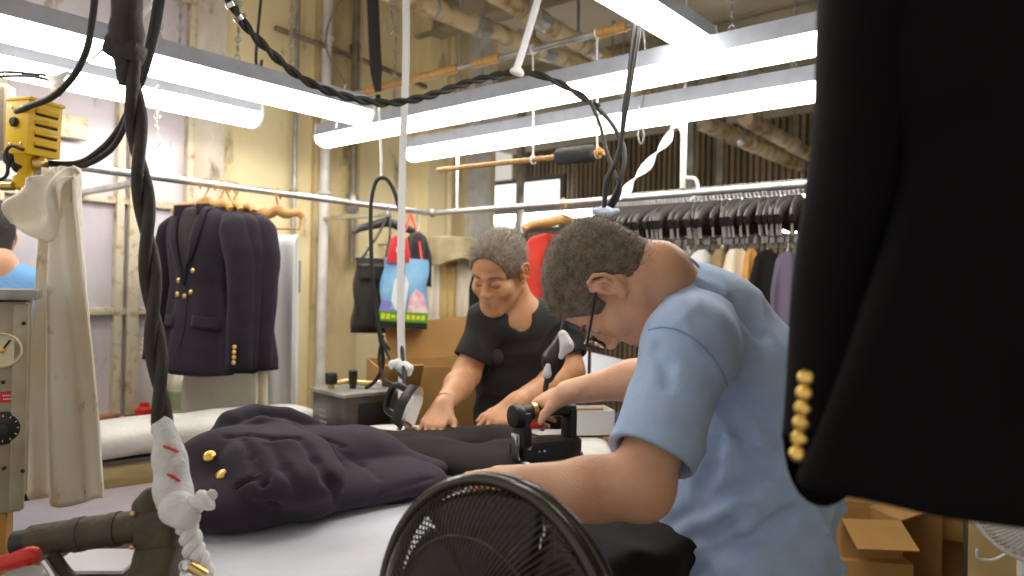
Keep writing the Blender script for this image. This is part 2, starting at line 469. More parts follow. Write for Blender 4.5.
t, u, v = riser(351, 0, 0.018, 1.55, 3.06, mat('rusty_pipe', (0.30, 0.25, 0.18), 0.6, metal=0.3, var=0.5, vscale=10), 'brown iron drop pipe with a valve at its lower end right of the white pipe', 0.07)
b = MB(); b.lathe([(0.02, -0.10), (0.034, -0.08), (0.034, -0.03), (0.02, 0.0)], RM(u, v, 1.92), (0, 0, 1), 12); b.build('valve', steel, t)
b = MB(); b.tube(smooth_path([RM(u, v, 1.60), RM(u + 0.05, v - 0.02, 1.56), RM(u + 0.09, v - 0.02, 1.60)]), 0.012, 8); b.build('elbow', steel, t)
riser(429, 0, 0.022, 0.0, 3.06, white_pipe, 'white pipe on the pilaster right of the hanging shopping bags')
riser(446, 0, 0.030, 0.0, 3.06, plaster, 'cream pipe between the pilaster and the corner of the wall', 0.06)
# pipe crossing the cream wall high up
b = MB(); b.tube(smooth_path([RM(1.9, LWV-0.06, 2.66), RM(2.6, LWV-0.06, 2.63), RM(3.35, LWV-0.07, 2.55)]), 0.014, 8)
tag(b.build('cross_pipe', mat('rusty_pipe', (0.3, 0.25, 0.18)), None), 'thin brown pipe running across the top of the cream wall', 'pipe')

# ---------------------------------------------------------------- ceiling services
lag = mat('pipe_lagging', (0.78, 0.66, 0.42), 0.75, col2=(0.42, 0.27, 0.12), vscale=9, vlo=0.36, vhi=0.52, bump=0.4, bscale=20)
foil = mat('foil_tape', (0.75, 0.76, 0.78), 0.3, metal=0.8, bump=0.5, bscale=50)
def ceil_pipe(p0, p1, z, r, m, label, bands=(), name='ceiling_pipe'):
    a = WZ(*p0, z); b_ = WZ(*p1, z)
    t = thing(name, label, 'pipe', tuple(a))
    b = MB(); d = b_ - a; n = 24
    b.tube([a + d * i / n for i in range(n + 1)], [r * (1 + 0.05 * math.sin(i * 2.3)) for i in range(n + 1)], 12); b.build('lagging', m, t)
    for f in bands:
        b = MB(); c = a + d * f; e = nrm(d); b.tube([c - e * 0.05, c + e * 0.05], r * 1.12, 12); b.build('tape_band', foil, t)
    for f in (0.15, 0.5, 0.85):
        b = MB(); c = a + d * f; b.tube([c + RZ * r * 0.9, arr(c[0], c[1], 3.06)], 0.008, 6); b.ring(c, d, r * 1.04, 0.006, 20, 6); b.build('hanger_strap', steel, t)
    return t
ceil_pipe((380, -12), (640, 88), 2.72, 0.045, lag, 'tan lagged steam pipe nearest the left wall under the ceiling', (0.3, 0.55, 0.8))
ceil_pipe((492, -8), (640, 78), 2.78, 0.045, lag, 'tan lagged steam pipe between its neighbour and the upper short light', (0.25, 0.6))
ceil_pipe((628, 90), (830, 178), 2.60, 0.06, lag, 'thick cream pipe beyond the two long lights, sloping away right', (0.4,))
ceil_pipe((745, 118), (830, 166), 2.62, 0.055, lag, 'short stretch of cream pipe beside the big hanging jacket', (0.5,))
ceil_pipe((600, -8), (745, 74), 2.86, 0.025, white_pipe, 'thin white conduit under the ceiling beside the short light')
# steel joists
beamm = mat('joist_paint', (0.46, 0.40, 0.29), 0.65, var=0.4, vscale=5)
for i, u in enumerate((2.9, 4.1, 5.3)):
    b = MB()
    for z, w in ((3.05, 0.12), (2.90, 0.12)): b.box(RM(u, 0.4, z), (w, 7.6, 0.015), RB)
    b.box(RM(u, 0.4, 2.97), (0.02, 7.6, 0.15), RB)
    o = struct('trim_%d' % (5 + i), b, beamm)
for i, (v, l) in enumerate(((-0.9, 'left'), (-2.0, 'right'))):
    b = MB(); b.box(RM(3.4, v, 2.99), (6.5, 0.10, 0.13), RB, 0.005); struct('trim_%d' % (8 + i), b, beamm)
# posts of the far racks
for px, d, lab in ((690, 4.6, 'grey steel post behind the row of black hangers'), (520, 5.6, 'grey steel post left of the red garment'), (720, 5.2, 'slim grey post near the big dark jacket')):
    p = W(px, 200, d); b = MB(); b.box((p[0], p[1], 1.53), (0.05, 0.05, 3.06), RB, 0.004)
    tag(b.build('steel_post', steel, None), lab, 'post')

# ---------------------------------------------------------------- fluorescent lights
hous = mat('light_housing', (0.46, 0.49, 0.57), 0.4, var=0.12, vscale=20)
diff = mat('light_diffuser', (0.95, 0.95, 0.95), 0.4, emit=TUBE_COL, estr=TUBE)
capm = mat('light_end_cap', (0.86, 0.87, 0.9), 0.4)
def light(a, b_, label, hw=0.058, hh=0.055, dd=0.055, chains=(0.2, 0.8), group=None):
    a = np.asarray(a, float); b_ = np.asarray(b_, float); x = nrm(b_ - a); B = basis(x=x, z=RZ); c = (a + b_) / 2; L = np.linalg.norm(b_ - a)
    t = thing('batten_light', label, 'light', tuple(c))
    def prof(pts, x0, x1, name, m):
        q = MB(); q.loft([[c + B @ arr(xx, p[0], p[1]) for p in pts] for xx in (x0, x1)]); q.build(name, m, t, True, 50)
    prof([(-hw, 0.0), (-hw * 0.86, hh), (hw * 0.86, hh), (hw, 0.0)], -L/2 + 0.012, L/2 - 0.012, 'housing', hous)
    dp = [(-hw, -0.001)] + [(-hw * math.cos(t_) * 1.0, -dd * math.sin(t_) ** 0.7) for t_ in np.linspace(0.15, math.pi - 0.15, 12)] + [(hw, -0.001)]
    prof(dp, -L/2 + 0.012, L/2 - 0.012, 'diffuser', diff)
    cp = [(-hw * 1.02, 0.0), (-hw * 0.88, hh * 1.02), (hw * 0.88, hh * 1.02), (hw * 1.02, 0.0)] + [(hw * 1.02 * math.cos(t_), -dd * 1.03 * math.sin(t_) ** 0.7) for t_ in np.linspace(0.1, math.pi - 0.1, 10)]
    for s in (-1, 1): prof(cp, s * (L/2 - 0.012), s * L/2, 'end_cap', capm)
    for f in chains:
        p = a + (b_ - a) * f + RZ * hh; q = MB(); n = int((3.06 - p[2]) / 0.045)
        for i in range(n):
            cc = p + RZ * (i + 0.5) * (3.06 - p[2]) / n
            q.tube([cc - RZ * 0.026, cc + RZ * 0.026], 0.0022, 5)
            q.ring(cc, x if i % 2 else B[:, 1], 0.011, 0.002, 10, 5)
        q.build('chain', steel, t)
    return t
ZL = 2.125
def along(px, py, z, dirv, L, s=1):          # a light whose one end is at a pixel
    p = WZ(px, py, z); return p, p + np.asarray(dirv) * L * s
light(*along(366, 113, ZL, RU, 1.75, -1), 'nearer long light of the left pair, its end beside the black strap')
light(*along(256, 115, ZL, RU, 1.60, -1), 'lower light of the left pair, nearer the painted window')
light(*along(324, 138, ZL, RV, 2.50, -1), 'upper light of the right pair, crossing above the wooden rod with grey foam', dd=0.046)
light(*along(411, 151, ZL, RV, 2.40, -1), 'lower light of the right pair, right above the wooden rod with grey foam')
light(*along(704, 44, 2.19, RU, 1.30, -1), 'bright light at top centre pointing away from the camera', hw=0.046, hh=0.045, dd=0.045)
light(*along(488, 217, 2.10, RV, 3.2, -1), 'far light shining behind the row of black hangers', chains=(0.3, 0.7))
light(*along(772, 231, 1.98, RV, 0.8, -1), 'small far light at the edge of the big dark jacket', hw=0.05, chains=(0.3, 0.7))
# ================================================================ people
def skin_mat(name, col, red):
    return mat(name, col, 0.48, col2=red, vscale=14, bump=0.12, bscale=220, sss=0.12, vlo=0.3, vhi=0.62)
skin_a = skin_mat('skin_warm_light', (0.78, 0.45, 0.29), (0.68, 0.34, 0.20))
skin_b = skin_mat('skin_tan', (0.66, 0.35, 0.19), (0.56, 0.26, 0.125))
hair_grey = mat('hair_grey', (0.28, 0.215, 0.155), 0.6, col2=(0.10, 0.074, 0.053), vscale=60, bump=0.6, bscale=300, stretch=(1, 1, 1))
hair_tip = mat('hair_grey_strands', (0.42, 0.34, 0.26), 0.5, col2=(0.10, 0.075, 0.055), vscale=160)
hair_black = mat('hair_black', (0.02, 0.017, 0.015), 0.5, bump=0.5, bscale=200)
shirt_blue = mat('light_blue_jersey', (0.43, 0.58, 0.86), 0.85, var=0.10, vscale=25, bump=0.15, bscale=180, sheen=0.15)
rib_navy = mat('navy_collar_rib', (0.10, 0.13, 0.30), 0.85, bump=0.3, bscale=300)
seam_blue = mat('blue_seam', (0.25, 0.36, 0.62), 0.85)
shirt_black = mat('black_jersey', (0.012, 0.011, 0.010), 0.8, bump=0.15, bscale=150)
trouser_black = mat('black_trousers', (0.010, 0.010, 0.012), 0.85, bump=0.1, bscale=100)
shoe_m = mat('black_shoe', (0.012, 0.012, 0.012), 0.4)
black_plastic = mat('black_plastic', (0.012, 0.012, 0.012), 0.35)
lens_m = mat('spectacle_lens', (0.95, 0.97, 1.0), 0.02, trans=1.0)
eye_m = mat('eye_white', (0.75, 0.70, 0.66), 0.2); iris_m = mat('iris_dark', (0.03, 0.02, 0.015), 0.15)
lip_m = mat('lip', (0.42, 0.19, 0.14), 0.5)
nail_m = mat('nail', (0.68, 0.42, 0.33), 0.35)

class Frame:
    def __init__(s, o, B, sc=1.0): s.o = np.asarray(o, float); s.B = np.asarray(B); s.s = sc
    def __call__(s, x, y, z): return s.o + s.B @ (np.array([x, y, z]) * s.s)

def head_sdf(S, H, neck_to, neck_r=0.056, wide=1.0, nose=1.0, closed=False):
    s = H.s; B = H.B
    def ell(c, r, k=0.012, sub=False, R=None): S.ell(H(*c), np.array(r) * s, B if R is None else B @ R, k * s, sub)
    def cone(a, b, r1, r2, k=0.012, sub=False): S.cone(H(*a), H(*b), r1 * s, r2 * s, k * s, sub)
    ell((0, -0.012, 0.045), (0.075 * wide, 0.096, 0.083))
    ell((0, 0.026, 0.045), (0.066 * wide, 0.062, 0.066), 0.02)
    ell((0, 0.040, -0.030), (0.058 * wide, 0.052, 0.080), 0.02)
    for q in (-1, 1):
        cone((q * 0.056 * wide, -0.004, -0.050), (q * 0.022, 0.066, -0.098), 0.017, 0.020, 0.03)
        ell((q * 0.041 * wide, 0.060, -0.026), (0.025, 0.026, 0.026), 0.02)
        cone((q * 0.010, 0.086, 0.026), (q * 0.048, 0.070, 0.026), 0.009, 0.008, 0.015)
        ell((q * 0.032, 0.103, 0.006), (0.018, 0.016, 0.013), 0.012, True)
        ell((q * 0.032, 0.076, 0.004), (0.0145, 0.0145, 0.0125), 0.005)
        if closed:
            ell((q * 0.032, 0.0795, 0.0055), (0.0155, 0.0145, 0.0115), 0.005); cone((q * 0.020, 0.0935, -0.0035), (q * 0.043, 0.086, -0.0045), 0.0016, 0.0016, 0.002, True)
        cone((q * 0.020, 0.092, -0.0005), (q * 0.043, 0.083, -0.0005), 0.0028, 0.0028, 0.004)      # lids
    ell((0, 0.080, -0.100), (0.024, 0.018, 0.017), 0.02)
    cone((0, 0.090, 0.018), (0, 0.110 * nose, -0.026), 0.0085, 0.0125, 0.012)
    for q in (-1, 1):
        ell((q * 0.0125, 0.101, -0.032), (0.009, 0.011, 0.008), 0.008)
        ell((q * 0.006, 0.106, -0.0425), (0.0035, 0.005, 0.004), 0.003, True)
    ell((0, 0.083, -0.064), (0.030, 0.018, 0.022), 0.018)
    cone((-0.020, 0.091, -0.063), (0.020, 0.091, -0.063), 0.0050, 0.0050, 0.006)
    cone((-0.017, 0.091, -0.073), (0.017, 0.091, -0.073), 0.0055, 0.0055, 0.006)
    cone((-0.024, 0.098, -0.0682), (0.024, 0.098, -0.0682), 0.0020, 0.0020, 0.004, True)
    for q in (-1, 1):                                    # ears: plate, helix rim, antihelix, tragus, lobe
        R = np.array(Matrix.Rotation(q * -0.50, 3, 'Z') @ Matrix.Rotation(-0.15, 3, 'X'))
        w_ = wide
        ell((q * 0.079 * w_, -0.007, 0.004), (0.0062, 0.0190, 0.0300), 0.006, False, R)
        hx = [(0.0745, 0.010, 0.010), (0.0815, 0.010, 0.027), (0.0870, -0.004, 0.0365), (0.0925, -0.019, 0.029), (0.0945, -0.0255, 0.012), (0.0915, -0.0235, -0.006), (0.0860, -0.014, -0.020), (0.0800, -0.002, -0.028)]
        for c1, c2 in zip(hx[:-1], hx[1:]): cone((q * c1[0] * w_, c1[1], c1[2]), (q * c2[0] * w_, c2[1], c2[2]), 0.0040, 0.0040, 0.0035)
        for c1, c2 in (((0.0875, -0.008, 0.022), (0.0890, -0.0155, 0.008)), ((0.0890, -0.0155, 0.008), (0.0845, -0.008, -0.013))): cone((q * c1[0] * w_, c1[1], c1[2]), (q * c2[0] * w_, c2[1], c2[2]), 0.0032, 0.0032, 0.003)
        ell((q * 0.0800 * w_, 0.002, -0.0255), (0.0060, 0.0085, 0.0095), 0.005)
        ell((q * 0.0790 * w_, 0.0085, -0.002), (0.0045, 0.0045, 0.0070), 0.004)
        ell((q * 0.0855 * w_, -0.003, 0.001), (0.0070, 0.0065, 0.0095), 0.003, True)
    S.cone(H(0, -0.024, -0.010), H(0, -0.038, -0.075), 0.064 * s, neck_r * s, 0.03)
    S.cone(H(0, -0.038, -0.075), neck_to, neck_r * s, neck_r * s * 1.1, 0.03)

def hair_mesh(H, name, m, parent, mtip, cut=(0.0, 0.118, -0.010), cutr=(0.095, 0.088, 0.098), nape=-0.062, th=0.0075, strands=3500, seed=1, slen=0.011, bald=None):
    """a close-cropped cap over the skull with short strands standing on it"""
    s = H.s; S = SDF()
    S.ell(H(0, -0.012, 0.045), np.array([0.075 + th, 0.096 + th, 0.083 + th]) * s, H.B)
    S.ell(H(0, 0.026, 0.045), np.array([0.066 + th, 0.062 + th, 0.066 + th]) * s, H.B, 0.02)
    S.cone(H(0, -0.026, 0.0), H(0, -0.037, -0.060), (0.065 + th * 0.4) * s, (0.0605) * s, 0.03)
    S.ell(H(*cut), np.array(cutr) * s, H.B, 0.006, True)
    for q in (-1, 1):                                   # cut round the ears
        S.ell(H(q * 0.092, 0.006, -0.022), np.array([0.05, 0.030, 0.046]) * s, H.B, 0.006, True)
        S.ell(H(q * 0.085, 0.050, -0.050), np.array([0.06, 0.052, 0.055]) * s, H.B, 0.006, True)
    S.plane(H(0, 0, nape), -H.B[:, 2] + H.B[:, 1] * 0.25, 0.01)
    ph = seed * 1.7
    def d(P):
        q = (P - H.o) @ H.B / s
        a = np.arctan2(q[:, 0], q[:, 1] + 0.02)
        return 0.0005 * s * (np.sin(70 * q[:, 2] + 9 * np.sin(a * 7 + ph)) * np.sin(a * 46 + 20 * q[:, 2]))
    S.disp = d
    V, Q = S.mesh(0.0028 * s, relax=1)
    o = mesh_obj(name, V, Q.tolist(), m, parent, True, 0)
    rng = np.random.default_rng(seed)
    # strands: thin blades growing out of the cap, combed back and down
    P = V[Q].mean(1); N = np.cross(V[Q[:, 1]] - V[Q[:, 0]], V[Q[:, 3]] - V[Q[:, 0]]); N /= np.linalg.norm(N, axis=1, keepdims=True) + 1e-12
    L = (P - H.o) @ H.B / s
    out = ((P - H(0, -0.005, 0.03)) * N).sum(1) > 0.04 * s
    idx = rng.choice(np.where(out)[0], strands)
    b = MB()
    for i in idx:
        n = N[i]; l = L[i]
        comb = H.B @ nrm((l[0] * 1.5, -0.9 + 0.6 * rng.normal() * 0.5, -0.35 + 0.3 * rng.normal()))
        g = nrm(n * (0.75 if l[2] > 0.06 else 0.35) + comb * 0.8 + rng.normal(size=3) * 0.22)
        ln = slen * s * (0.6 + 0.8 * rng.random()) * (1.0 if l[2] > 0.03 else 0.6)
        w = nrm(np.cross(g, n)) * 0.00055 * s
        p = P[i] - n * 0.001
        b.add([p - w, p + w, p + g * ln * 0.6 + w * 0.7, p + g * ln * 0.6 - w * 0.7, p + g * ln - n * 0.001], [(0, 1, 2, 3), (3, 2, 4)])
    t = b.build('hair_strands', mtip, o, False)
    return o

def face_details(H, parent, brow_m, look=(0, -0.5), closed=False):
    s = H.s
    for q in (-1, 1):
        if closed:
            b = MB(); b.tube(smooth_path([H(q * 0.0205, 0.0925, -0.003), H(q * 0.030, 0.0945, -0.0058), H(q * 0.038, 0.0905, -0.0058), H(q * 0.0435, 0.084, -0.003)], 5), [0.0004, 0.0010 * s, 0.0010 * s, 0.0004], 6); b.build('eyelashes', iris_m, parent)
        else:
          b = MB(); b.ell(H(q * 0.032, 0.0765, 0.004), np.array([0.0140, 0.0142, 0.0115]) * s, H.B, 16); e = b.build('eye', eye_m, parent)
          b = MB(); b.ell(H(q * 0.032 + look[0] * 0.004, 0.0868, 0.004 + look[1] * 0.006), np.array([0.006, 0.0045, 0.006]) * s, H.B, 12); b.build('iris', iris_m, e)
        b = MB(); pts = [H(q * x, y, z) for x, y, z in ((0.014, 0.0965, 0.026), (0.028, 0.0945, 0.031), (0.042, 0.087, 0.030), (0.051, 0.077, 0.024))]
        b.tube(smooth_path(pts, 5), [0.0028 * s, 0.0042 * s, 0.0036 * s, 0.0012 * s], 7); b.build('eyebrow', brow_m, parent)
    b = MB(); b.tube(smooth_path([H(-0.021, 0.0925, -0.0655), H(-0.008, 0.1000, -0.0615), H(0, 0.1005, -0.0625), H(0.008, 0.1000, -0.0615), H(0.021, 0.0925, -0.0655)], 4), [0.001, 0.0035 * s, 0.0038 * s, 0.0035 * s, 0.001], 7)
    b.tube(smooth_path([H(-0.019, 0.0925, -0.0705), H(0, 0.0995, -0.0735), H(0.019, 0.0925, -0.0705)], 5), [0.001, 0.0045 * s, 0.001], 7); b.build('lips', lip_m, parent)

FING = [(0.030, 0.090, (0.043, 0.026, 0.021), 0.0090), (0.010, 0.095, (0.047, 0.029, 0.022), 0.0092),
        (-0.011, 0.091, (0.043, 0.027, 0.021), 0.0088), (-0.030, 0.081, (0.034, 0.020, 0.018), 0.0078)]
def hand_sdf(S, F, bend, spread=0.06, side=1, thumb=None, nails=None):
    """F: origin at the wrist, y along the fingers, z out of the back of the hand, x towards the thumb (side flips it).
    bend: for each finger the three joint angles in degrees, positive closes the hand"""
    s = F.s
    P = lambda x, y, z: F(x * side, y, z)
    S.ell(P(0.001, 0.050, -0.004), np.array([0.040, 0.055, 0.0135]) * s, F.B, 0.014)
    S.ell(P(0.024, 0.036, -0.012), np.array([0.018, 0.034, 0.013]) * s, F.B, 0.014)
    S.ell(P(-0.026, 0.040, -0.009), np.array([0.014, 0.036, 0.012]) * s, F.B, 0.014)
    S.cone(P(0, -0.030, 0), P(0, 0.014, 0), 0.024 * s, 0.025 * s, 0.02, False, (F.B[:, 2], 1.35))
    for i, (kx, ky, L, r) in enumerate(FING):
        S.cone(P(kx * 0.45, 0.012, 0.0), P(kx, ky, 0.001), 0.0125 * s, 0.0112 * s, 0.012)
        a = 0.0; p = np.array([kx, ky, 0.0]); sp = (1.5 - i) * spread
        for j in range(3):
            a += math.radians(bend[i][j])
            d = np.array([math.sin(sp) * math.cos(a), math.cos(sp) * math.cos(a), -math.sin(a)])
            q = p + d * L[j]
            S.cone(P(*p), P(*q), r * s * (1.0 - 0.10 * j), r * s * (0.92 - 0.11 * j), 0.004)
            if j == 2 and nails is not None:
                up = np.array([0, math.sin(a), math.cos(a)])
                nails.append((P(*(q - d * 0.004 + up * r * 0.58)), F.B @ (d * [side, 1, 1]), F.B @ (up * [side, 1, 1]), r * s))
            p = q
    th = thumb or [(0.022, 0.018, -0.010), (0.047, 0.045, -0.018), (0.058, 0.074, -0.022), (0.061, 0.098, -0.024)]
    for (a, b, r1, r2) in zip(th[:-1], th[1:], (0.0145, 0.0112, 0.0105), (0.0115, 0.0105, 0.0082)):
        S.cone(P(*a), P(*b), r1 * s, r2 * s, 0.008)
def nail_parts(nails, parent):
    for c, d, u, r in nails:
        B = basis(y=d, z=u); b = MB(); b.ell(c, (r * 0.62, r * 0.85, r * 0.16), B, 10); b.build('fingernail', nail_m, parent)

def ridges(dirs, amp):
    """sharper cloth creases: warped ridges that fade in and out"""
    dirs = [(np.asarray(d, float), f, p) for d, f, p in dirs]
    def f(P):
        w = 0.5 * np.sin(P @ arr(8, 11, 6)) + 0.4 * np.sin(P @ arr(-13, 7, 12) + 1)
        out = 0
        for d, fr, ph in dirs:
            m = np.clip(np.sin(P @ arr(14, -9, 10) + ph * 3) + 0.35, 0, 1)
            out = out + (1 - np.abs(np.sin(P @ d * fr * 0.5 + ph + w * 2))) ** 2.5 * m
        return -amp * out
    return f
def folds(dirs, amp):
    """soft cloth folds: sines along given directions"""
    dirs = [(np.asarray(d, float), f, p) for d, f, p in dirs]
    def f(P):
        w = 0.35 * np.sin(P @ arr(9, 13, 7)) + 0.3 * np.sin(P @ arr(-17, 6, 15) + 1)
        out = 0
        for d, fr, ph in dirs: out = out + np.sin(P @ d * fr + ph + w * 2.5) * (0.6 + 0.4 * np.sin(P @ arr(11, -8, 12) + ph))
        return amp * out
    return f
def trace(S, px, py, d0, d1, n=160):
    """where the line of sight through a pixel first meets a soft solid"""
    v = CF + (px - 512) / FPX * CR + (288 - py) / FPX * CQ
    ds = np.linspace(d0, d1, n); e = S.ev(CO + ds[:, None] * v)
    i = np.argmax(e < 0)
    return CO + v * ds[i]
def cv(x, y, z): return CR * x + CQ * y + CF * z       # right, up, away

# ---------------------------------------------------------------- the man in the light blue shirt
man = thing('person', 'person in a light blue t-shirt and glasses bending over to press with an iron', 'person', tuple(W(745, 560, 1.38) * [1, 1, 0]))
Hm = Frame(W(612, 284, 1.30), basis(x=cv(0.22, 0.12, 0.96), z=cv(-0.93, 0.25, 0.18)), 0.965)
N1 = W(688, 303, 1.37)
SL, EL, WL = W(690, 346, 1.18), W(640, 486, 1.075), W(500, 483, 1.165)
SR, ER = W(702, 332, 1.47), W(668, 374, 1.655)
# the iron's handle, so that the hand closes round it
IRON = WZ(548, 462, 1.006); IAX = nrm(arr(0.86, 0.51, 0)); IGRIP = IRON + IAX * 0.012 + RZ * 0.128
HD = nrm(cv(-0.66, -0.30, 0.72)); HZ = basis(y=HD, z=cv(-0.20, 0.92, -0.25))
HZ = basis(y=HD, x=np.cross(HD, cv(-0.20, 0.92, -0.25)))[:, 2]
WR = IGRIP - HD * 0.070 + HZ * 0.031
T = [W(720, 322, 1.365), W(742, 385, 1.365), W(746, 470, 1.365), W(742, 575, 1.365), W(742, 640, 1.37)]
lat1 = nrm(cv(-0.2, 0, -0.97))
S = SDF()
head_sdf(S, Hm, N1)
S.cone(N1, T[1], 0.062, 0.105, 0.05)
S.chain([T[1], T[2], T[3], T[4]], [0.105, 0.13, 0.135, 0.13], 0.05, (lat1, 0.82))
for a, b in ((SL, N1), (SR, N1)): S.cone(b * 0.75 + T[1] * 0.25, a, 0.055, 0.052, 0.04)
S.chain([SL, SL * 0.45 + EL * 0.55, EL], [0.054, 0.050, 0.043], 0.02)
fm = EL * 0.68 + WL * 0.32 + cv(0, -0.006, 0)
S.chain([EL, fm, WL], [0.044, 0.0445, 0.0275], 0.03)
S.ell(EL + cv(0.006, -0.010, 0.004), 0.034, None, 0.03)
S.chain([SR, SR * 0.5 + ER * 0.5, ER], [0.054, 0.05, 0.044], 0.02)
S.chain([ER, ER * 0.65 + WR * 0.35, WR], [0.045, 0.043, 0.028], 0.03)
nails = []
# right hand closed over the iron's handle
HR = Frame(WR, np.stack([np.cross(HD, HZ), HD, HZ], 1), 0.98)
thumb_r = [(0.020, 0.018, -0.008), (0.042, 0.034, -0.016), (0.058, 0.046, -0.022), (0.078, 0.050, -0.032)]
hand_sdf(S, HR, [(38, 62, 42), (40, 66, 42), (42, 68, 44), (46, 68, 44)], 0.03, -1, thumb_r, nails)
# left hand flat on the cloth behind the fan
HL = Frame(WL, basis(y=cv(-0.36, -0.16, 0.90), z=cv(-0.05, 0.9, 0.1)), 0.98)
hand_sdf(S, HL, [(10, 14, 10), (8, 14, 10), (9, 15, 10), (12, 16, 10)], 0.10, 1, None, nails)
body1 = S
body_o = S.build('body', skin_a, man, 0.0035)
nail_parts(nails, body_o)
face_details(Hm, man, hair_grey)
hair_mesh(Hm, 'hair', hair_grey, man, hair_tip, strands=7000, seed=3, slen=0.013)
# spectacles
g = MB(); q0 = MB()
for q in (-1, 1):
    g.tube(smooth_path([Hm(q * 0.082, -0.012, 0.008), Hm(q * 0.081, 0.004, 0.019), Hm(q * 0.079, 0.05, 0.016), Hm(q * 0.071, 0.112, 0.012)], 5), 0.0023, 7)
    lens = [Hm(q * (0.036 + 0.029 * math.copysign(abs(math.cos(a)) ** 0.7, math.cos(a))), 0.115 - 0.004 * abs(math.cos(a)), 0.000 + 0.019 * math.copysign(abs(math.sin(a)) ** 0.7, math.sin(a))) for a in np.linspace(0, 2 * math.pi, 29)]
    g.tube(lens, 0.0019, 6); q0.loft([[p + Hm.B[:, 1] * e for p in lens[:-1]] for e in (-0.0007, 0.0007)])
g.tube(smooth_path([Hm(-0.009, 0.114, 0.006), Hm(0, 0.118, 0.010), Hm(0.009, 0.114, 0.006)], 4), 0.002, 6)
gl = g.build('glasses', black_plastic, man)
q0.build('lens', lens_m, gl, False)
# t-shirt
S = SDF()
S.cone(W(712, 312, 1.365), T[1] + cv(0.0, 0, 0), 0.075, 0.128, 0.05, False, (lat1, 0.85))
S.cone(N1 + nrm(Hm.o - N1) * 0.010, T[0], 0.078, 0.090, 0.03)
S.chain([T[1], T[2], T[3], T[4] + cv(0, -0.02, 0)], [0.128, 0.148, 0.157, 0.160], 0.05, (lat1, 0.80))
for a in (SL, SR):
    S.cone(N1 * 0.72 + T[1] * 0.28, a, 0.066, 0.066, 0.05)
S.cone(W(692, 306, 1.31), SL, 0.052, 0.064, 0.05)
hemL = W(652, 459, 1.085); hemR = SR * 0.30 + ER * 0.70
dL, dR = nrm(nrm(hemL - SL) + cv(-0.06, 0, 0)), nrm(hemR - SR)
S.cone(SL + cv(0, 0.002, 0), hemL + dL * 0.05, 0.066, 0.069, 0.03, cap=(hemL, dL)); S.cone(SR, hemR + dR * 0.05, 0.068, 0.068, 0.03, cap=(hemR, dR))
S.plane(W(742, 625, 1.37), -RZ, 0.004)
# neck opening and sleeve openings are hollow
S.cone(N1 + nrm(Hm.o - N1) * 0.18, N1 + nrm(Hm.o - N1) * 0.030, 0.094, 0.0705, 0.004, True)
f1 = folds([(cv(0.5, 0.85, 0), 46, 0.4), (cv(0.8, 0.5, 0.3), 34, 1.9), (cv(-0.3, 0.9, 0.2), 62, 0.9)], 0.0026)
f1b = ridges([(cv(0.62, 0.78, 0.1), 60, 0.4), (cv(0.75, -0.55, 0.3), 44, 1.9)], 0.0095)
def shirt_disp(P):
    low = np.clip((T[1][2] - P[:, 2]) / 0.30, 0, 1)
    return f1(P) * (0.35 + 0.8 * low) + f1b(P) * (0.35 + 0.9 * low)
S.disp = shirt_disp
for h_, d_ in ((hemL, dL), (hemR, dR)):
    S.cone(h_ - d_ * 0.04, h_ + d_ * 0.02, 0.054, 0.060, 0.004, True)
for pts, r_ in (([(722, 396), (742, 432), (768, 470)], 0.010), ([(662, 528), (700, 508), (756, 484)], 0.010), ([(660, 552), (700, 540), (745, 512)], 0.009),
                ([(718, 440), (712, 466), (700, 490)], 0.006), ([(735, 392), (768, 420)], 0.008), ([(690, 560), (740, 548), (790, 515)], 0.009),
                ([(655, 350), (666, 366), (668, 384)], 0.003), ([(705, 285), (735, 305), (762, 335)], 0.006)):
    q_ = [trace(S, x, y, 0.9, 1.6, 700) for x, y in pts]
    for a_, b_ in zip(q_[:-1], q_[1:]): S.cone(a_, b_, r_, r_ * 0.8, 0.022, True)
shirt1 = S
sh = S.build('t_shirt', shirt_blue, man, 0.0038)
# collar rib round the neck, seams, hem stitching
ax = nrm(Hm.o - N1); bb = MB()
ring = []
Bn = basis(x=cv(0, 0, -1), z=ax)
for a in np.linspace(0, 2 * math.pi, 41):
    r = 0.0790; ring.append(N1 + ax * 0.033 + Bn @ arr(r * math.cos(a), r * math.sin(a), 0))
bb.tube(ring, 0.0062, 8, True, 0, 0.8); bb.build('collar_rib', rib_navy, sh)
def seam(pts, name='seam', r=0.0013, m=seam_blue, d0=0.9, d1=1.6):
    b = MB(); b.tube(smooth_path([trace(shirt1, x, y, d0, d1, 900) - CF * 0.0022 for x, y in pts], 4), r, 6); return b.build(name, m, sh)
seam([(648, 330), (662, 327), (678, 330), (695, 340), (710, 354), (722, 372), (727, 386)], 'sleeve_seam')
# trousers and shoes
S = SDF(); hipc = T[4] + cv(0, -0.05, 0)
for q in (-1, 1):
    hp = T[4] + lat1 * 0.085 * q; ft = arr(hp[0] + 0.0, hp[1], 0.075)
    S.chain([hp, hp * 0.48 + ft * 0.52 + cv(-0.02, 0, 0), ft], [0.105, 0.075, 0.060], 0.03)
S.cone(T[4] + cv(0, 0.1, 0), T[4] - RZ * 0.04, 0.128, 0.135, 0.04, False, (lat1, 0.85))
S.build('trousers', trouser_black, man, 0.009)
for q in (-1, 1):
    hp = T[4] + lat1 * 0.085 * q; S = SDF(); fw = nrm(np.cross(lat1, RZ)); fw = fw if fw @ CR < 0 else -fw
    c = arr(hp[0], hp[1], 0.045); S.ell(c + fw * 0.05, (0.13, 0.045, 0.044), basis(x=fw, z=RZ)); S.ell(c - fw * 0.02 + RZ * 0.03, (0.05, 0.04, 0.05), basis(x=fw, z=RZ), 0.02); S.plane((0, 0, 0.003), -RZ)
    S.build('shoe', shoe_m, man, 0.006)

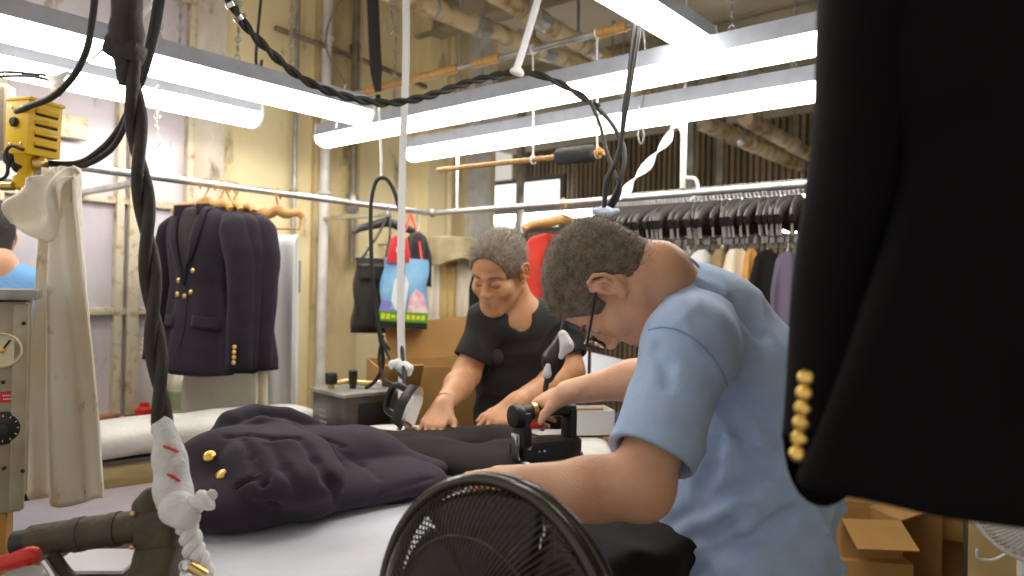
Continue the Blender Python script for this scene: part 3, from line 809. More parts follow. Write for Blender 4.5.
# ---------------------------------------------------------------- the man in the black shirt across the board
man2 = thing('person', 'person in a black v-neck t-shirt leaning with both hands flat on dark trousers', 'person', tuple(W(525, 420, 2.6) * [1, 1, 0]))
H2 = Frame(W(499, 272, 2.42), basis(y=cv(-0.42, -0.46, -0.78), z=cv(-0.12, 0.86, -0.46)), 1.04)
N2 = W(521, 318, 2.52)
SR2, ER2, WR2 = W(488, 322, 2.47), W(466, 375, 2.42), W(443, 406, 2.13)
SL2, EL2, WL2 = W(561, 318, 2.56), W(571, 371, 2.50), W(512, 405, 2.18)
T2 = [W(524, 335, 2.55), W(523, 375, 2.58), W(524, 420, 2.62), W(524, 455, 2.64)]
lat2 = nrm(SL2 - SR2)
S = SDF(); head_sdf(S, H2, N2, 0.060, 1.06, closed=True)
S.chain([N2] + T2, [0.066, 0.10, 0.115, 0.12, 0.12], 0.05, (lat2, 0.82))
for a in (SL2, SR2): S.cone(N2 * 0.7 + T2[0] * 0.3, a, 0.055, 0.052, 0.04)
for sh_, el, wr in ((SR2, ER2, WR2), (SL2, EL2, WL2)):
    S.chain([sh_, el], [0.054, 0.044], 0.02); S.chain([el, el * 0.65 + wr * 0.35, wr], [0.044, 0.042, 0.028], 0.03)
nails = []
def flat_hand(w, tip, up, side):
    F = Frame(w, basis(y=tip - w, z=up), 0.98); hand_sdf(S, F, [(14, 10, 8), (10, 10, 8), (12, 10, 8), (14, 12, 8)], 0.12, side, None, nails)
flat_hand(WR2, W(419, 430, 1.97), cv(-0.1, 0.85, -0.5), -1)
flat_hand(WL2, W(471, 430, 2.00), cv(0.0, 0.85, -0.5), 1)
body2 = S; o2 = S.build('body', skin_b, man2, 0.0042)
nail_parts(nails, o2)
face_details(H2, man2, hair_grey, (0, -0.7), True)
hair_mesh(H2, 'hair', hair_grey, man2, hair_tip, cut=(0.0, 0.128, -0.002), cutr=(0.092, 0.086, 0.108), strands=5000, seed=5, slen=0.022, th=0.0075)
S = SDF()
S.chain([N2 * 0.5 + T2[0] * 0.5] + T2, [0.088, 0.118, 0.130, 0.134, 0.136], 0.05, (lat2, 0.80))
for a in (SL2, SR2): S.cone(N2 * 0.62 + T2[0] * 0.38, a, 0.066, 0.066, 0.05)
for sh_, el in ((SR2, ER2), (SL2, EL2)):
    h_ = sh_ * 0.28 + el * 0.72; d_ = nrm(el - sh_); S.cone(sh_, h_ + d_ * 0.05, 0.066, 0.066, 0.03, cap=(h_, d_))
S.plane(T2[3] - RZ * 0.10, -RZ, 0.004)
fwd2 = nrm(np.cross(lat2, RZ)); fwd2 = fwd2 if fwd2 @ CF < 0 else -fwd2
S.cone(N2 + nrm(H2.o - N2) * 0.14, N2 - RZ * 0.0, 0.085, 0.064, 0.006, True)
S.ell(N2 + fwd2 * 0.075 - lat2 * 0.034 - RZ * 0.004, (0.042, 0.06, 0.040), basis(x=lat2, z=RZ), 0.01, True)
fa2, fb2 = folds([(cv(0.6, 0.8, 0), 40, 0.2), (cv(-0.7, 0.6, 0.2), 33, 1.1)], 0.0020), ridges([(cv(0.6, 0.8, 0), 50, 0.2), (cv(-0.7, 0.6, 0.2), 43, 1.1)], 0.006)
S.disp = lambda P: fa2(P) + fb2(P)
for sh_, el in ((SR2, ER2), (SL2, EL2)):
    h_ = sh_ * 0.28 + el * 0.72; d_ = nrm(el - sh_); S.cone(h_ - d_ * 0.03, h_ + d_ * 0.02, 0.053, 0.058, 0.004, True)
shirt2 = S
sh2 = S.build('t_shirt', shirt_black, man2, 0.005)
b = MB(); c = trace(S, 496, 357, 2.2, 2.7); b.ell(c, (0.026, 0.020, 0.028), None, 14); b.build('clip_microphone', mat('foam_windshield', (0.045, 0.04, 0.036), 0.95, bump=0.8, bscale=300), man2)
b = MB(); d_ = nrm(WR2 - ER2); b.ring(WR2 - d_ * 0.02, d_, 0.031, 0.0025, 24, 6); b.build('bracelet', mat('brown_cord', (0.12, 0.06, 0.03), 0.6), man2)
S = SDF()
for q in (-1, 1):
    hp = T2[3] + lat2 * 0.085 * q - RZ * 0.05; ft = arr(hp[0], hp[1] + 0.02, 0.075)
    S.chain([hp, hp * 0.48 + ft * 0.52, ft], [0.10, 0.072, 0.060], 0.03)
S.cone(T2[3] + RZ * 0.05, T2[3] - RZ * 0.06, 0.118, 0.122, 0.04, False, (lat2, 0.85))
S.build('trousers', trouser_black, man2, 0.010)
for q in (-1, 1):
    hp = T2[3] + lat2 * 0.085 * q; S = SDF(); c = arr(hp[0], hp[1] + 0.02, 0.045)
    S.ell(c + fwd2 * 0.05, (0.13, 0.045, 0.044), basis(x=fwd2, z=RZ)); S.ell(c - fwd2 * 0.02 + RZ * 0.03, (0.05, 0.04, 0.05), basis(x=fwd2, z=RZ), 0.02); S.plane((0, 0, 0.003), -RZ)
    S.build('shoe', shoe_m, man2, 0.006)

# ---------------------------------------------------------------- the person at the left edge
man3 = thing('person', 'person with black hair and a blue shirt turned away behind the steel control box', 'person', tuple(W(-12, 330, 2.25) * [1, 1, 0]))
H3 = Frame(W(-20, 240, 2.25), basis(y=cv(-0.82, -0.20, 0.50), z=cv(-0.15, 0.97, 0.1)), 1.0)
N3 = W(-14, 272, 2.26); T3 = [W(-16, 294, 2.27), W(-24, 345, 2.27), W(-28, 420, 2.27), W(-28, 450, 2.27)]
lat3 = nrm(cv(0.55, 0, 0.8)); S = SDF(); head_sdf(S, H3, N3)
S.chain([N3] + T3, [0.06, 0.10, 0.11, 0.11, 0.11], 0.05, (lat3, 0.8))
for q in (-1, 1):
    sh_ = T3[0] + lat3 * 0.17 * q; el = sh_ - RZ * 0.26 + cv(-0.05, 0, 0); wr = el + cv(-0.2, -0.05, 0.1)
    S.cone(N3, sh_, 0.05, 0.05, 0.04); S.chain([sh_, el, wr], [0.052, 0.043, 0.028], 0.02)
    hand_sdf(S, Frame(wr, basis(y=wr - el, z=RZ), 1.15), [(20, 20, 15)] * 4, 0.02, q)
S.build('body', skin_a, man3, 0.004)
face_details(H3, man3, hair_black)
hair_mesh(H3, 'hair', hair_black, man3, hair_black, strands=800, seed=9, slen=0.015, th=0.012)
S = SDF(); S.chain([T3[0]] + T3, [0.10, 0.118, 0.125, 0.13, 0.13], 0.05, (lat3, 0.78))
for q in (-1, 1):
    sh_ = T3[0] + lat3 * 0.17 * q; S.cone(N3 - RZ * 0.02, sh_, 0.058, 0.062, 0.05); S.cone(sh_, sh_ - RZ * 0.17 + cv(-0.03, 0, 0), 0.064, 0.066, 0.03)
S.disp = folds([(cv(0.5, 0.8, 0), 40, 0.2)], 0.003)
S.build('shirt', mat('mid_blue_jersey', (0.16, 0.36, 0.68), 0.85, bump=0.2, bscale=120), man3, 0.007)
S = SDF()
for q in (-1, 1):
    hp = T3[3] + lat3 * 0.085 * q - RZ * 0.05; S.chain([hp, arr(hp[0], hp[1], 0.075)], [0.10, 0.06], 0.03)
    S.ell(arr(hp[0] - 0.04, hp[1], 0.05), (0.12, 0.05, 0.046), None, 0.02)
S.plane((0, 0, 0.004), -RZ); S.build('trousers', trouser_black, man3, 0.012)
# ================================================================ pressing boards and what lies on them
pad_white = mat('board_cover', (0.74, 0.77, 0.86), 0.75, var=0.12, vscale=5, bump=0.12, bscale=40)
pad_edge = mat('board_cover_worn', (0.72, 0.70, 0.66), 0.8, var=0.2, vscale=9, bump=0.2, bscale=60)
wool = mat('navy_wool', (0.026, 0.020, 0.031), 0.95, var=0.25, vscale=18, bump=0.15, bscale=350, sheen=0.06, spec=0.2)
wool_in = mat('dark_lining', (0.008, 0.007, 0.009), 0.6)
gold = mat('gold_button', (0.90, 0.62, 0.18), 0.28, metal=1.0, bump=0.3, bscale=160)
dark_cloth = mat('black_wool_trousers', (0.016, 0.014, 0.013), 0.9, var=0.2, vscale=14, bump=0.15, bscale=300, sheen=0.05, spec=0.2)
cream_wood = mat('cream_painted_wood', (0.70, 0.57, 0.30), 0.6, col2=(0.50, 0.37, 0.16), vscale=6, stretch=(1, 1, 6))
lilac_top = mat('lilac_table_top', (0.37, 0.33, 0.37), 0.35, var=0.25, vscale=4)
card = mat('cardboard', (0.48, 0.27, 0.085), 0.8, var=0.15, vscale=5, bump=0.05, bscale=90)
card_d = mat('cardboard_dark', (0.33, 0.17, 0.05), 0.85, var=0.2, vscale=6)
paper = mat('white_paper', (0.82, 0.82, 0.84), 0.7, var=0.06, vscale=9)
chrome = mat('chrome', (0.72, 0.72, 0.72), 0.15, metal=1.0)
iron_black = mat('iron_black', (0.018, 0.016, 0.014), 0.38, var=0.3, vscale=30)
olive = mat('olive_tape', (0.085, 0.066, 0.036), 0.6, var=0.35, vscale=24, bump=0.3, bscale=90)
redp = mat('red_plastic', (0.62, 0.020, 0.012), 0.35)
brass = mat('brass', (0.75, 0.52, 0.20), 0.3, metal=1.0, var=0.3, vscale=30)
whitecloth = mat('white_wrap', (0.78, 0.78, 0.80), 0.9, bump=0.4, bscale=120, var=0.12, vscale=30)

def rounded_outline(hx, hy, r, n=8):
    out = []
    for cx, cy, a0 in ((hx-r, hy-r, 0), (-hx+r, hy-r, 90), (-hx+r, -hy+r, 180), (hx-r, -hy+r, 270)):
        for i in range(n + 1):
            a = math.radians(a0 + 90 * i / n); out.append((cx + r*math.cos(a), cy + r*math.sin(a)))
    return out
def padded(c, B, hx, hy, th, r, edge, m, name, parent, top=None):
    """a padded board: rounded outline, soft rolled edge; c is the middle of its top"""
    b = MB(); rings = []
    for inset, z in ((edge, -th), (edge * 0.3, -th * 0.85), (0.0, -th * 0.5), (edge * 0.12, -th * 0.26), (edge * 0.5, -th * 0.08), (edge * 1.1, 0.0), (hx * 0.6, 0.003)):
        sx, sy = (hx - inset) / hx, (hy - min(inset, hy * 0.6)) / hy
        rings.append([c + B @ arr(p[0] * sx, p[1] * sy, z) for p in rounded_outline(hx, hy, r)])
    b.loft(rings); return b.build(name, m, parent, True, 0)
def legs(t, c, B, pts, ztop, m, name='leg', r=0.018):
    for x, y in pts:
        p = c + B @ arr(x, y, 0); b = MB(); b.tube([arr(p[0], p[1], 0.0), arr(p[0], p[1], ztop)], r, 8); b.build(name, m, t)

# ---- board in front
Z1 = 0.97
e1 = nrm(arr(0.38, 0.16, 0)); B1 = basis(x=e1, z=RZ); o1 = WZ(182, 532, Z1)
c1 = o1 + e1 * 0.435 - B1[:, 1] * 0.02
bd1 = thing('pressing_board', 'wide white padded pressing board carrying the heaped navy jacket, nearest the camera', 'ironing board', (c1[0], c1[1], 0))
padded(c1, B1, 0.45, 0.40, 0.075, 0.10, 0.035, pad_white, 'padded_top', bd1)
b = MB(); b.box(c1 - RZ * 0.10, (0.76, 0.66, 0.05), B1, 0.01); b.build('base_frame', steel, bd1)
legs(bd1, c1, B1, ((-0.32, -0.26), (0.32, -0.26), (-0.32, 0.26), (0.32, 0.26)), Z1 - 0.12, steel)

# ---- board in the middle
Z2 = 0.975
e2 = nrm(arr(1.0, -0.05, 0)); B2 = basis(x=e2, z=RZ); c2 = arr(-0.115, 2.07, Z2)
bd2 = thing('pressing_board', 'white padded pressing board between the two men, under the black trousers', 'ironing board', (c2[0], c2[1], 0))
padded(c2, B2, 0.42, 0.32, 0.085, 0.12, 0.04, pad_edge, 'padded_top', bd2)
b = MB(); b.box(c2 - RZ * 0.11, (0.66, 0.46, 0.05), B2, 0.01); b.build('base_frame', steel, bd2)
legs(bd2, c2, B2, ((-0.28, -0.18), (0.28, -0.18), (-0.28, 0.18), (0.28, 0.18)), Z2 - 0.13, steel)

# ---- long sleeve board by the painted window
A3, E3 = W(30, 452, 2.16), W(316, 422, 2.76)
A3[2] = E3[2] = 0.925
x3 = nrm(E3 - A3); B3 = basis(x=x3, z=RZ); L3 = np.linalg.norm(E3 - A3)
bd3 = thing('sleeve_board', 'long narrow white padded board with a pointed end along the painted window', 'ironing board', (A3[0], A3[1], 0))
b = MB(); rings = []
for f in list(np.linspace(0, 0.80, 9)) + list(0.80 + 0.20 * np.sin(np.linspace(0.15, math.pi / 2, 9))):
    k = 1.0 if f < 0.80 else math.sqrt(max(0.0, 1 - ((f - 0.80) / 0.205) ** 2))
    k = max(k, 0.05)
    rings.append([A3 + x3 * L3 * f + B3 @ arr(0, 0.125 * (0.25 + 0.75 * k) * math.copysign(abs(math.cos(a)) ** 0.7, math.cos(a)) * (k ** 0.4), 0.055 * k * math.copysign(abs(math.sin(a)) ** 0.8, math.sin(a)) + 0.004 * math.sin(f * 22)) for a in np.linspace(0, 2 * math.pi, 25)[:-1]])
b.loft(rings); b.build('padded_top', pad_edge, bd3, True, 0)
b = MB(); b.box(A3 + x3 * L3 * 0.42 - RZ * 0.062, (L3 * 0.86, 0.19, 0.014), B3, 0.003); b.build('edge_plate', darkframe, bd3)
b = MB(); b.box(A3 + x3 * L3 * 0.40 - RZ * 0.115, (L3 * 0.80, 0.17, 0.09), B3, 0.004); b.build('apron', cream_wood, bd3)
legs(bd3, A3, B3, ((0.08, -0.06), (0.08, 0.06), (L3 * 0.75, -0.06), (L3 * 0.75, 0.06)), 0.77, steel)

# ---- low lilac-topped table under the control box
tb = WZ(95, 507, 0.80); t = thing('work_table', 'low worktable with a lilac grey top left of the heaped jacket', 'table', (tb[0], tb[1], 0))
Bt = basis(x=x3, z=RZ)
b = MB(); b.box(tb - RZ * 0.015 - Bt[:, 1] * 0.02, (0.86, 0.40, 0.03), Bt, 0.005); b.build('table_top', lilac_top, t)
legs(t, tb, Bt, ((-0.38, -0.17), (0.38, -0.17), (-0.38, 0.13), (0.38, 0.13)), 0.77, steel, r=0.02)

# ---- the heaped navy jacket
def zb(px, py, z): return WZ(px, py, z)
def jk(px, py, z): return WZ(px, py, z)
S = SDF()
# underlying body panels, wide and low
ax1 = RZ
fl = (RZ, 3.2)
S.cone(jk(250, 496, 1.01), jk(395, 478, 1.00), 0.135, 0.115, 0.05, False, fl)
S.cone(jk(230, 500, 1.01), jk(262, 470, 1.03), 0.115, 0.13, 0.05, False, (RZ, 2.2))
S.cone(jk(345, 458, 1.02), jk(432, 467, 0.99), 0.13, 0.045, 0.012, False, (RZ, 2.6))
S.cone(jk(282, 455, 1.05), jk(350, 452, 1.03), 0.125, 0.12, 0.06, False, (RZ, 2.0))
# turned-over front with the buttons
S.chain([jk(262, 440, 1.07), jk(222, 462, 1.06), jk(206, 492, 1.02)], [0.075, 0.085, 0.07], 0.02, (RZ, 1.4))
# thick folded collar roll over the top, a wide sleeve falling towards the front right
S.chain([jk(258, 434, 1.085), jk(276, 456, 1.078), jk(292, 480, 1.052), jk(304, 502, 1.005)], [0.095, 0.108, 0.102, 0.07], 0.010, (RZ, 2.2))
S.chain([jk(276, 430, 1.105), jk(292, 454, 1.090), jk(306, 478, 1.060), jk(318, 499, 1.010)], [0.040, 0.048, 0.046, 0.03], 0.012, (RZ, 1.5))
S.chain([jk(218, 436, 1.10), jk(232, 426, 1.115), jk(256, 419, 1.12), jk(284, 423, 1.11), jk(312, 432, 1.085), jk(338, 438, 1.06)], [0.020, 0.030, 0.033, 0.034, 0.030, 0.02], 0.005)
S.chain([jk(236, 434, 1.10), jk(262, 428, 1.115), jk(292, 434, 1.10), jk(318, 444, 1.07)], [0.018, 0.026, 0.026, 0.014], 0.004)
# creases pressed into it
def crease(pts, r=0.007, k=0.010, lift=0.0):
    q = [trace(S, x, y, 1.1, 2.3, 700) + RZ * lift for x, y in pts]
    return [(q[i], q[i+1], r, k) for i in range(len(q) - 1)]
cr = crease([(244, 438), (252, 456), (262, 478), (276, 506)], 0.008, 0.012) + crease([(300, 438), (316, 458), (328, 478), (338, 497)], 0.009, 0.016) \
   + crease([(228, 437), (246, 434), (272, 438), (300, 437)], 0.007, 0.010) + crease([(270, 444), (284, 466), (298, 490)], 0.005, 0.018) \
   + crease([(236, 488), (252, 478), (262, 474)], 0.006, 0.006) + crease([(340, 450), (362, 464), (378, 478)], 0.004, 0.02) + crease([(372, 500), (398, 488), (432, 478)], 0.004, 0.008) + crease([(312, 433), (328, 440), (344, 446)], 0.005, 0.012)
for q0_, q1_, r_, k_ in cr: S.cone(q0_, q1_, r_, r_, k_, True)
S.plane((0, 0, 0.968), -RZ, 0.006)
S.disp = folds([(nrm(arr(0.8, 0.5, 0.3)), 38, 0.0), (nrm(arr(-0.3, 0.9, 0.2)), 55, 1.4), (nrm(arr(0.9, -0.4, 0.1)), 27, 2.2)], 0.0020)
pileS = S
wool_lit = mat('navy_wool_lit', (0.040, 0.031, 0.047), 0.95, var=0.2, vscale=18, bump=0.15, bscale=350, sheen=0.08, spec=0.2)  # brighter copy of the navy wool, overhead light put into its colour
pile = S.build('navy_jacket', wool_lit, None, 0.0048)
jj = thing('blazer', 'navy double-breasted blazer heaped on the front pressing board', 'jacket', tuple(ORG[pile.name]))
def reparent(o, t, name):
    o.parent = t; o.location = (0, 0, 0); o.name = name; ORG[o.name] = ORG[t.name]
reparent(pile, jj, 'jacket_body')
def button(p, n, r, parent, m=gold):
    b = MB(); b.lathe([(0.0, -r * 0.3), (r, -r * 0.3), (r, 0.0), (r * 0.85, r * 0.22), (r * 0.5, r * 0.36), (0.0, r * 0.42)], p, n, 16); return b.build('button', m, parent)
def sdf_normal(S, p, e=0.003):
    return nrm([S.ev(np.array([p + d * e]))[0] - S.ev(np.array([p - d * e]))[0] for d in np.eye(3)])
for px, py in ((210, 457), (222, 475)):
    p = trace(pileS, px, py, 1.1, 2.2, 600) + CQ * 0.003 - CF * 0.004; button(p, sdf_normal(pileS, p, 0.006), 0.0125, jj)
# hem flap lying flat towards the right
def flap(a, b_):
    lo = [jk(208, 524, 0.974), jk(300, 515, 0.974), jk(412, 502, 0.974)]; hi = [jk(215, 490, 0.99), jk(300, 490, 0.99), jk(448, 470, 0.978)]
    L = lambda q, t: q[0] + (q[1] - q[0]) * t * 2 if t < 0.5 else q[1] + (q[2] - q[1]) * (t * 2 - 1)
    p = L(lo, a) * (1 - b_) + L(hi, a) * b_
    return p + RZ * (0.012 * math.sin(b_ * math.pi) + 0.004 * math.sin(a * 17) * b_ + 0.003 * math.sin(a * 31 + 1) * (1 - b_) + 0.004)
b = MB(); b.sheet(flap, 40, 12, 0.006); b.build('hem_flap', wool_lit, jj, True, 0)
b = MB(); b.tube(smooth_path([trace(pileS, x, y, 1.1, 2.3, 600) + RZ * 0.001 for x, y in ((236, 489), (250, 480), (262, 475))], 5), 0.0022, 6); b.build('seam', wool_in, jj)  # dark line put in for the shade in the recess beside the buttons

# ---- black trousers on the middle board
S = SDF()
S.chain([WZ(372, 444, 0.985), WZ(430, 455, 0.985), WZ(500, 468, 0.985)], [0.10, 0.105, 0.10], 0.03, (RZ, 2.6))
S.chain([WZ(368, 442, 0.985), WZ(440, 442, 0.985), WZ(500, 442, 0.985), WZ(525, 446, 0.985)], [0.05, 0.095, 0.11, 0.08], 0.02, (RZ, 2.4))
S.chain([WZ(445, 436, 0.985), WZ(490, 438, 0.985), WZ(535, 446, 0.985)], [0.05, 0.07, 0.05], 0.02, (RZ, 2.2))
S.chain([WZ(505, 452, 1.0), WZ(512, 474, 0.985)], [0.08, 0.07], 0.03, (RZ, 2.6))
S.plane((0, 0, 0.974), -RZ, 0.005)
S.disp = folds([(nrm(arr(0.2, 1.0, 0.2)), 60, 0.3), (nrm(arr(0.7, 0.7, 0)), 33, 1.7)], 0.0028)
tr = S.build('trousers', dark_cloth, None, 0.005)
tag(tr, 'black trousers laid flat on the middle pressing board under four hands', 'trousers')

# ---- dark cloth hanging down between the fan and the man
def drape(a, b_):
    x = 0.195 + 0.262 * a + 0.015 * math.sin(b_ * 7); y = 0.26 - 0.67 * min(1, b_ * 1.35)
    dn = max(0.0, b_ - 0.74) * 1.3
    return c1 + B1 @ arr(x, y - 0.012 * (dn > 0) * math.sin(a * 15), 0.010 + 0.010 * math.sin(a * 7 + b_ * 4) ** 2 + 0.006 * math.sin(b_ * 13 + a * 3) ** 2 - dn - 0.03 * max(0, a - 0.85) * 6)
b = MB(); b.sheet(drape, 30, 36, 0.005); tag(b.build('dark_cloth', dark_cloth, None, True, 0), 'black cloth spread over the board end between the fan and the man in blue', 'cloth')

# ---- white open carton, box and sheet behind the iron
t = thing('small_carton', 'small white open cardboard carton right of the hand with the iron', 'box', tuple(WZ(588, 434, 0.98)))
cb = WZ(588, 432, 0.982); Bc = basis(x=nrm(arr(0.97, 0.2, 0)), z=RZ); w, d, h = 0.135, 0.10, 0.075
for s_, ax_ in ((-1, 0), (1, 0), (-1, 1), (1, 1)):
    b = MB(); p = cb + RZ * h / 2 + Bc[:, ax_] * s_ * (w if ax_ == 0 else d) / 2
    b.box(p, (0.003, d, h) if ax_ == 0 else (w, 0.003, h), Bc); b.build('side_panel', [paper, card][0], t, False)
b = MB(); b.box(cb + RZ * 0.002, (w, d, 0.003), Bc); b.build('bottom_panel', card, t, False)
b = MB(); b.box(cb + RZ * (h * 0.45) + Bc[:, 1] * (d / 2 - 0.004), (w - 0.008, 0.003, h * 0.86), Bc); b.build('inner_liner', card, t, False)
p = W(612, 372, 2.90); t = thing('pressing_board', 'small tilted white board behind the arm of the man in blue', 'ironing board', (p[0], p[1], 0))
Bs = basis(x=nrm(arr(1, 0.1, -0.22)), y=nrm(arr(0, 0.9, 0.45)))
padded(p, Bs, 0.17, 0.13, 0.03, 0.05, 0.012, pad_white, 'padded_top', t)
b = MB(); b.tube([p - RZ * 0.02, arr(p[0], p[1], 0.02)], 0.018, 8); b.lathe([(0.14, 0), (0.14, 0.015), (0.03, 0.03)], (p[0], p[1], 0), (0, 0, 1), 16); b.build('pedestal', steel, t)
b = MB(); pp = W(590, 340, 2.62); b.tube([arr(pp[0], pp[1], 0), W(590, 330, 2.62)], 0.006, 8); b.lathe([(0.10, 0), (0.10, 0.012), (0.01, 0.02)], (pp[0], pp[1], 0), (0, 0, 1), 16); tag(b.build('thin_rod', darkframe, None), 'thin dark rod standing in front of the small tilted white board', 'rod')
t = thing('carton', 'brown carton behind the white open carton, navy cloth lying on it', 'box', tuple(W(628, 420, 2.50) * [1, 1, 0]))
q = W(628, 420, 2.50); b = MB(); b.box((q[0], q[1], 0.47), (0.26, 0.22, 0.94), basis(x=arr(1, 0.15, 0), z=RZ), 0.004); b.build('box_body', card, t)
b = MB(); b.sheet(lambda a, b_: arr(q[0] - 0.12 + 0.24 * a, q[1] - 0.10 + 0.20 * b_, 0.955 + 0.02 * math.sin(a * 9) * math.sin(b_ * 5) + 0.015), 20, 14, 0.02)
tag(b.build('folded_cloth', mat('navy_cloth', (0.05, 0.05, 0.12), 0.9, bump=0.2), None, True, 0), 'folded navy cloth on the brown carton behind the iron', 'cloth')

# ---- the steam iron in the man's hand
ib = IRON; ax = IAX; Bi = basis(x=ax, z=RZ)      # x along the iron, from heel to toe
ip = lambda x, y, z: ib + Bi @ arr(x, y, z)
t = thing('steam_iron', 'black steam iron with a red button gripped by the man in blue', 'iron', tuple(ib))
b = MB(); out = [(-0.085, -0.05), (0.02, -0.05), (0.07, -0.03), (0.105, 0.0), (0.07, 0.03), (0.02, 0.05), (-0.085, 0.05)]
b.loft([[ip(x * k, y * k, z) for x, y in out] for k, z in ((1.0, 0.0), (1.0, 0.012), (0.96, 0.016))]); b.build('soleplate', chrome, t, True, 30)
b = MB(); b.loft([[ip(x * k, y * k2, z) for x, y in out] for k, k2, z in ((0.95, 0.95, 0.017), (0.95, 0.95, 0.045), (0.82, 0.80, 0.058))]); b.build('iron_body', iron_black, t, True, 40)
for x, sx in ((-0.075, -1), (0.060, 1)):
    b = MB(); b.box(ip(x, 0, 0.085), (0.020, 0.058 if sx < 0 else 0.045, 0.085), Bi, 0.006); b.build('handle_post', iron_black, t)
b = MB(); b.tube([ip(-0.085, 0, 0.122), ip(-0.03, 0, 0.128), ip(0.03, 0, 0.128), ip(0.068, 0, 0.122)], [0.021, 0.018, 0.018, 0.02], 14); b.build('handle', iron_black, t)
b = MB(); b.tube([ip(-0.052, 0, 0.127), ip(-0.040, 0, 0.128)], 0.0205, 14); b.build('handle_collar', brass, t)
b = MB(); b.lathe([(0.026, -0.012), (0.030, 0.0), (0.026, 0.012), (0.012, 0.014)], ip(-0.092, 0, 0.118), -ax, 18); b.build('end_cap', iron_black, t)
b = MB(); b.box(ip(-0.055, -0.028, 0.098), (0.036, 0.016, 0.014), Bi, 0.005); b.build('trigger', redp, t)
b = MB(); b.box(ip(-0.089, 0.006, 0.045), (0.006, 0.034, 0.062), Bi, 0.002); b.build('heel_plate', chrome, t)
for dy in (-0.010, 0.004):
    b = MB(); b.lathe([(0.004, 0), (0.004, 0.003), (0.0, 0.004)], ip(-0.05 + dy, -0.051, 0.040), -Bi[:, 1], 10); b.build('screw', chrome, t)

# ---- small steam boiler behind the heap, with fittings and a second iron
bx = W(355, 415, 2.60); Bb = basis(x=nrm(arr(0.72, 0.69, 0)), z=RZ); ztop = W(355, 393, 2.50)[2]
bp = lambda x, y, z: arr(bx[0], bx[1], 0) + Bb @ arr(x, y, z)
t = thing('steam_boiler', 'small dark steel boiler box with valves on top, left of the standing iron', 'boiler', (bx[0], bx[1], 0))
boil = mat('boiler_steel', (0.20, 0.18, 0.155), 0.35, metal=0.6, var=0.5, vscale=12)
b = MB(); b.box(bp(0, 0, ztop - 0.09), (0.22, 0.22, 0.17), Bb, 0.006); b.build('housing', boil, t)
b = MB(); b.box(bp(0, 0, ztop - 0.004), (0.24, 0.24, 0.012), Bb, 0.003); b.build('top_plate', steel, t)
for i in range(4): b = MB(); b.box(bp(-0.111, 0.03, ztop - 0.07 - i * 0.02), (0.006, 0.05, 0.007), Bb, 0.002); b.build('louvre', steel, t)
b = MB(); b.box(bp(0.01, -0.112, ztop - 0.075), (0.13, 0.005, 0.08), Bb, 0.003); b.build('access_panel', iron_black, t)
b = MB(); b.tube([bp(-0.07, 0.05, ztop), bp(-0.07, 0.05, ztop + 0.02)], 0.012, 10); b.build('brass_stem', brass, t)
b = MB(); b.lathe([(0.020, 0), (0.022, 0.012), (0.022, 0.035), (0.018, 0.04)], bp(-0.07, 0.05, ztop + 0.018), (0, 0, 1), 14); b.build('valve_knob', iron_black, t)
b = MB(); b.lathe([(0.012, 0), (0.012, 0.015), (0.016, 0.02), (0.016, 0.065), (0.010, 0.07)], bp(-0.005, 0.01, ztop), (0, 0, 1), 14); b.build('solenoid_valve', iron_black, t)
b = MB(); b.tube(smooth_path([bp(-0.05, 0.04, ztop + 0.02), bp(-0.02, 0.03, ztop + 0.025), bp(0.03, -0.02, ztop + 0.02), bp(0.06, -0.05, ztop + 0.025)]), 0.009, 8); b.build('pipe_run', brass, t)
b = MB(); b.lathe([(0.013, 0), (0.016, 0.01), (0.016, 0.028), (0.009, 0.032)], bp(0.06, -0.05, ztop), (0, 0, 1), 12); b.build('white_fitting', paper, t)
for x, y in ((-0.09, -0.09), (0.09, -0.09), (-0.09, 0.09), (0.09, 0.09)): b = MB(); b.box(bp(x, y, (ztop - 0.17) / 2), (0.03, 0.03, ztop - 0.17), Bb); b.build('leg', steel, t)
si = WZ(408, 432, 0.995); t = thing('steam_iron', 'dark steam iron standing on its heel beside the boiler, under the white strap', 'iron', tuple(si))
Bq = basis(x=nrm(arr(0.35, -0.2, 1.0)), y=arr(0.4, 1, 0)); sp = lambda x, y, z: si + RZ * 0.012 + Bq @ arr(x, y, z)
b = MB(); b.loft([[sp(0.06 + x * 0.7, y * 0.75, z) for x, y in out] for z in (0.0, 0.012)]); b.build('soleplate', chrome, t, True, 30)
b = MB(); b.loft([[sp(0.06 + x * k * 0.7, y * k * 0.75, z) for x, y in out] for k, z in ((0.96, 0.013), (0.9, 0.04), (0.7, 0.05))]); b.build('iron_body', iron_black, t, True, 40)
b = MB(); b.tube(smooth_path([sp(0.015, 0, 0.045), sp(0.02, 0, 0.085), sp(0.06, 0, 0.095), sp(0.10, 0, 0.085), sp(0.105, 0, 0.045)]), 0.011, 10); b.build('handle', iron_black, t)
b = MB(); b.lathe([(0.034, 0), (0.034, 0.01), (0.02, 0.014)], si + RZ * 0.0, (0, 0, 1), 14); b.build('heel_rest', chrome, t)


